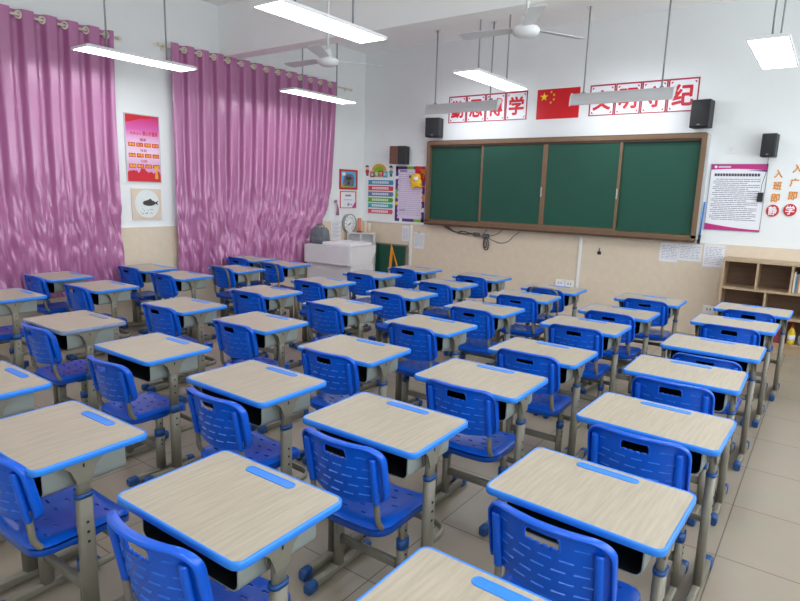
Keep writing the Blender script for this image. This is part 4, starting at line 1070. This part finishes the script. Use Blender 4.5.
    m.loops([[p + Vector((0, -0.005, 0)) for p in hp], [cen2 + (p - cen2) * 1.06 + Vector((0, -0.010, 0)) for p in hp for cen2 in (back_point(0, 0.785),)], [cen2 + (p - cen2) * 1.13 + Vector((0, -0.0055, 0)) for p in hp for cen2 in (back_point(0, 0.785),)]], 'chair_blue')
    back = m.build('backrest', t)
    for s in (-1, 1):
        if not arched:
            m = MB(); a_, c_ = back_point(s * 0.168, 0.02), back_point(s * 0.168, 0.80)
            m.tube([a_ + Vector((0, -0.018, -0.01)), a_ + Vector((0, -0.018, 0)), c_ + Vector((0, -0.018, 0)), c_ + Vector((0, -0.016, 0.006))], 0.015, 'chair_blue', 10, sec=(0.015, 0.013)); m.build('sleeve', back)
            m = MB(); b0 = back_point(s * 0.168, -0.05) + Vector((0, -0.018, 0)); pts = [b0 + Vector((0, 0, 0.05)), b0, b0 + Vector((s * 0.002, 0.004, -0.045))]
            zt = 0.412
        else:
            m = MB(); b0 = back_point(s * 0.15, 0.0) + Vector((0, -0.022, 0)); pts = [b0, b0 + Vector((0, 0.004, -0.05))]; zt = 0.412
        last = pts[-1]; r = 0.055
        for k in range(1, 7):
            a = math.radians(90 * k / 6); pts.append(Vector((last.x + s * 0.004 * k / 6, last.y + r * (1 - math.cos(a)), last.z - (last.z - zt) * math.sin(a))))
        pts.append(Vector((s * 0.173, 0.03, zt)))
        m.tube(pts, 0.0125, 'leg_grey', 10); m.build('side_tube', t)
        X = s * 0.175; Yp = 0.01
        m = MB(); column(m, X, Yp, 0.013, 0.022, 0.26, 0.412, 'leg_grey')
        if s: 
            for z in (0.345, ): m.box((X + s * 0.0135, Yp, z), (0.003, 0.008, 0.008), 'hole_dark')
        leg = m.build('leg', t)
        m = MB(); column(m, X, Yp, 0.017, 0.028, 0.04, 0.285, 'leg_grey')
        for z in (0.235, 0.205): m.box((X + s * 0.0175, Yp, z), (0.003, 0.009, 0.009), 'hole_dark')
        m.build('outer_tube', leg)
        m = MB(); column(m, X, Yp, 0.020, 0.031, 0.262, 0.306, 'collar_blue'); m.build('collar', leg)
        m = MB(); hbar(m, X, -0.17, 0.20, 0.016, 0.020, 0.029, 'leg_grey'); fb = m.build('foot_bar', t)
        for c0, c1 in ((-0.205, -0.145), (0.18, 0.235)):
            m = MB(); o = rrect(0.020, 0.0255, 0.013, 3)
            m.loops([[(X + px * k, y, 0.0255 + pz * k) for px, pz in o] for y, k in ((c0, 0.75), (c0 + 0.008, 1), (c1 - 0.008, 1), (c1, 0.75))], 'cap_blue', cap=True); m.build('foot_cap', fb)
    if arched:
        m = MB(); pts = []
        for s in (-1, 1):
            q = [back_point(s * 0.15, 0.0) + Vector((0, -0.022, 0)), back_point(s * 0.152, 0.5) + Vector((0, -0.022, 0)), back_point(s * 0.15, 0.75) + Vector((0, -0.022, 0)), back_point(s * 0.138, 0.92) + Vector((0, -0.020, 0)), back_point(s * 0.11, 1.0) + Vector((0, -0.018, 0))]
            pts += q if s < 0 else q[::-1]
        m.tube(pts, 0.0125, 'leg_grey', 10); m.build('arch_tube', t)
    m = MB(); o = rrect(0.014, 0.02, 0.009, 3)
    m.loops([[(x, 0.01 + py, 0.175 + pz) for py, pz in o] for x in (-0.165, 0.165)], 'leg_grey', cap=True); m.build('crossbar', t)
    return t

desk_ring = make_desk()
desk_low = make_desk(ring_z=0.42, collar_h=0.045)
desk_worn = make_desk('grey_edge', ring_z=0.42, collar_h=0.045)
chair_plain = make_chair()
chair_arch = make_chair(True)
index_kids()

ORD = ['nearest the blackboard', 'second from the blackboard', 'third from the blackboard', 'fourth from the blackboard', 'fifth from the blackboard', 'sixth from the blackboard', 'seventh from the blackboard', 'eighth from the blackboard']
ORDC = ['the desk nearest the blackboard', 'the second desk from the blackboard', 'the third desk from the blackboard', 'the fourth desk from the blackboard', 'the fifth desk from the blackboard', 'the sixth desk from the blackboard', 'the seventh desk from the blackboard']
COLN = ['right aisle column', 'second column from the right', 'third column from the right', 'fourth column from the right', 'fifth column from the right', 'second column from the curtains', 'column against the curtains']
# (x, y, turn in degrees, height offset is nil); front row first
GRID = [
    [(-0.495, 6.24, -1.2), (-0.545, 5.42, -0.9), (-0.56, 4.47, -0.5), (-0.58, 3.63, 0.7), (-0.54, 2.76, -1.6), (-0.56, 1.93, -1.7), (-0.52, 1.06, 0)],
    [(-1.38, 6.16, -0.2), (-1.43, 5.27, -0.8), (-1.47, 4.52, 0.3), (-1.43, 3.58, -0.4), (-1.42, 2.72, 0.7), (-1.46, 1.93, 1.1), (-1.45, 1.10, 1.1)],
    [(-2.36, 6.09, 1.2), (-2.39, 5.42, 1.7), (-2.39, 4.56, -1.3), (-2.38, 3.68, -2.0), (-2.35, 2.76, 1.6), (-2.28, 1.91, -0.4), (-2.40, 0.99, 1.4)],
    [(-3.35, 6.29, -1.5), (-3.39, 5.53, -0.3), (-3.37, 4.67, -1.3), (-3.41, 3.83, -3.0), (-3.37, 2.87, 1.0), (-3.29, 1.95, 0.4), (-3.31, 1.03, 0.1)],
    [(-4.33, 6.27, -1.7), (-4.40, 5.48, -0.4), (-4.40, 4.63, -1.6), (-4.36, 3.78, 1.2), (-4.31, 2.85, 1.3), (-4.22, 1.92, 0.7)],
    [(-5.83, 5.38, 2.3), (-5.91, 4.67, -0.2), (-5.85, 3.86, 0.4), (-5.67, 2.86, 1.7), (-5.74, 2.05, 0.5)],
    [(-6.55, 5.42, 1.5), (-6.58, 3.88, 0.5), (-6.57, 2.87, 0.8)],
]
WORN = {(4, 5)}
NOCHAIR = {(0, 6), (3, 6)}
ARCH = {(5, 0), (5, 1), (2, 0)}
used = set()
DZ = {(0, 5): -0.018, (1, 4): 0.019, (2, 5): 0.016, (1, 3): -0.012, (4, 5): 0.026, (0, 3): 0.011, (0, 1): 0.012, (0, 0): 0.012, (3, 3): -0.015, (5, 1): -0.014, (5, 2): -0.011, (1, 5): 0.009}
CH = {(0, 5): (0, -0.095, 1), (1, 5): (0, -0.05, 1), (0, 4): (0, -0.06, 1), (0, 1): (0, -0.03, 1), (0, 0): (0, -0.01, 1), (1, 4): (0, 0.02, 1), (1, 6): (0, -0.03, 1), (2, 6): (0.06, 0, 1), (2, 5): (0.05, -0.05, 1), (3, 5): (0, -0.05, 0.94), (0, 3): (0, -0.07, 1), (0, 2): (0, -0.03, 0.94), (2, 4): (0, -0.02, 1)}
rc = random.Random(21)
for c, colm in enumerate(GRID):
    for r, (x, y, deg) in enumerate(colm):
        proto = desk_worn if (c, r) in WORN else (desk_ring if c <= 2 else desk_low)
        if proto.name in used: d = copy_tree(proto)
        else: d = proto; used.add(proto.name)
        d.location = (x, y, 0); d.scale = (1, 1, 1 + DZ.get((c, r), 0) / 0.75); d.rotation_euler = (0, 0, math.radians(deg))
        kind = 'desk with scuffed grey edging' if (c, r) in WORN else 'wood-topped blue-edged desk'
        d['label'] = '%s, %s in the %s' % (kind, ORD[r], COLN[c])
        if (c, r) in NOCHAIR: continue
        proto = chair_arch if (c, r) in ARCH else chair_plain
        if proto.name in used: ch = copy_tree(proto)
        else: ch = proto; used.add(proto.name)
        ox, oy, oz = CH.get((c, r), (0, 0, 1))
        ch.location = (x + ox + rc.uniform(-0.01, 0.01), y - 0.05 + oy + rc.uniform(-0.01, 0.01), 0); ch.scale = (1, 1, oz); ch.rotation_euler = (0, 0, math.radians(deg + rc.uniform(-2, 2)))
        if (c, r) in ARCH:
            ch['label'] = 'blue chair with arched grey back tube, %s, %s' % (ORD[r].replace('the blackboard', 'board'), COLN[c])
        else:
            ch['label'] = 'blue plastic chair tucked at %s, %s' % (ORDC[r], COLN[c])
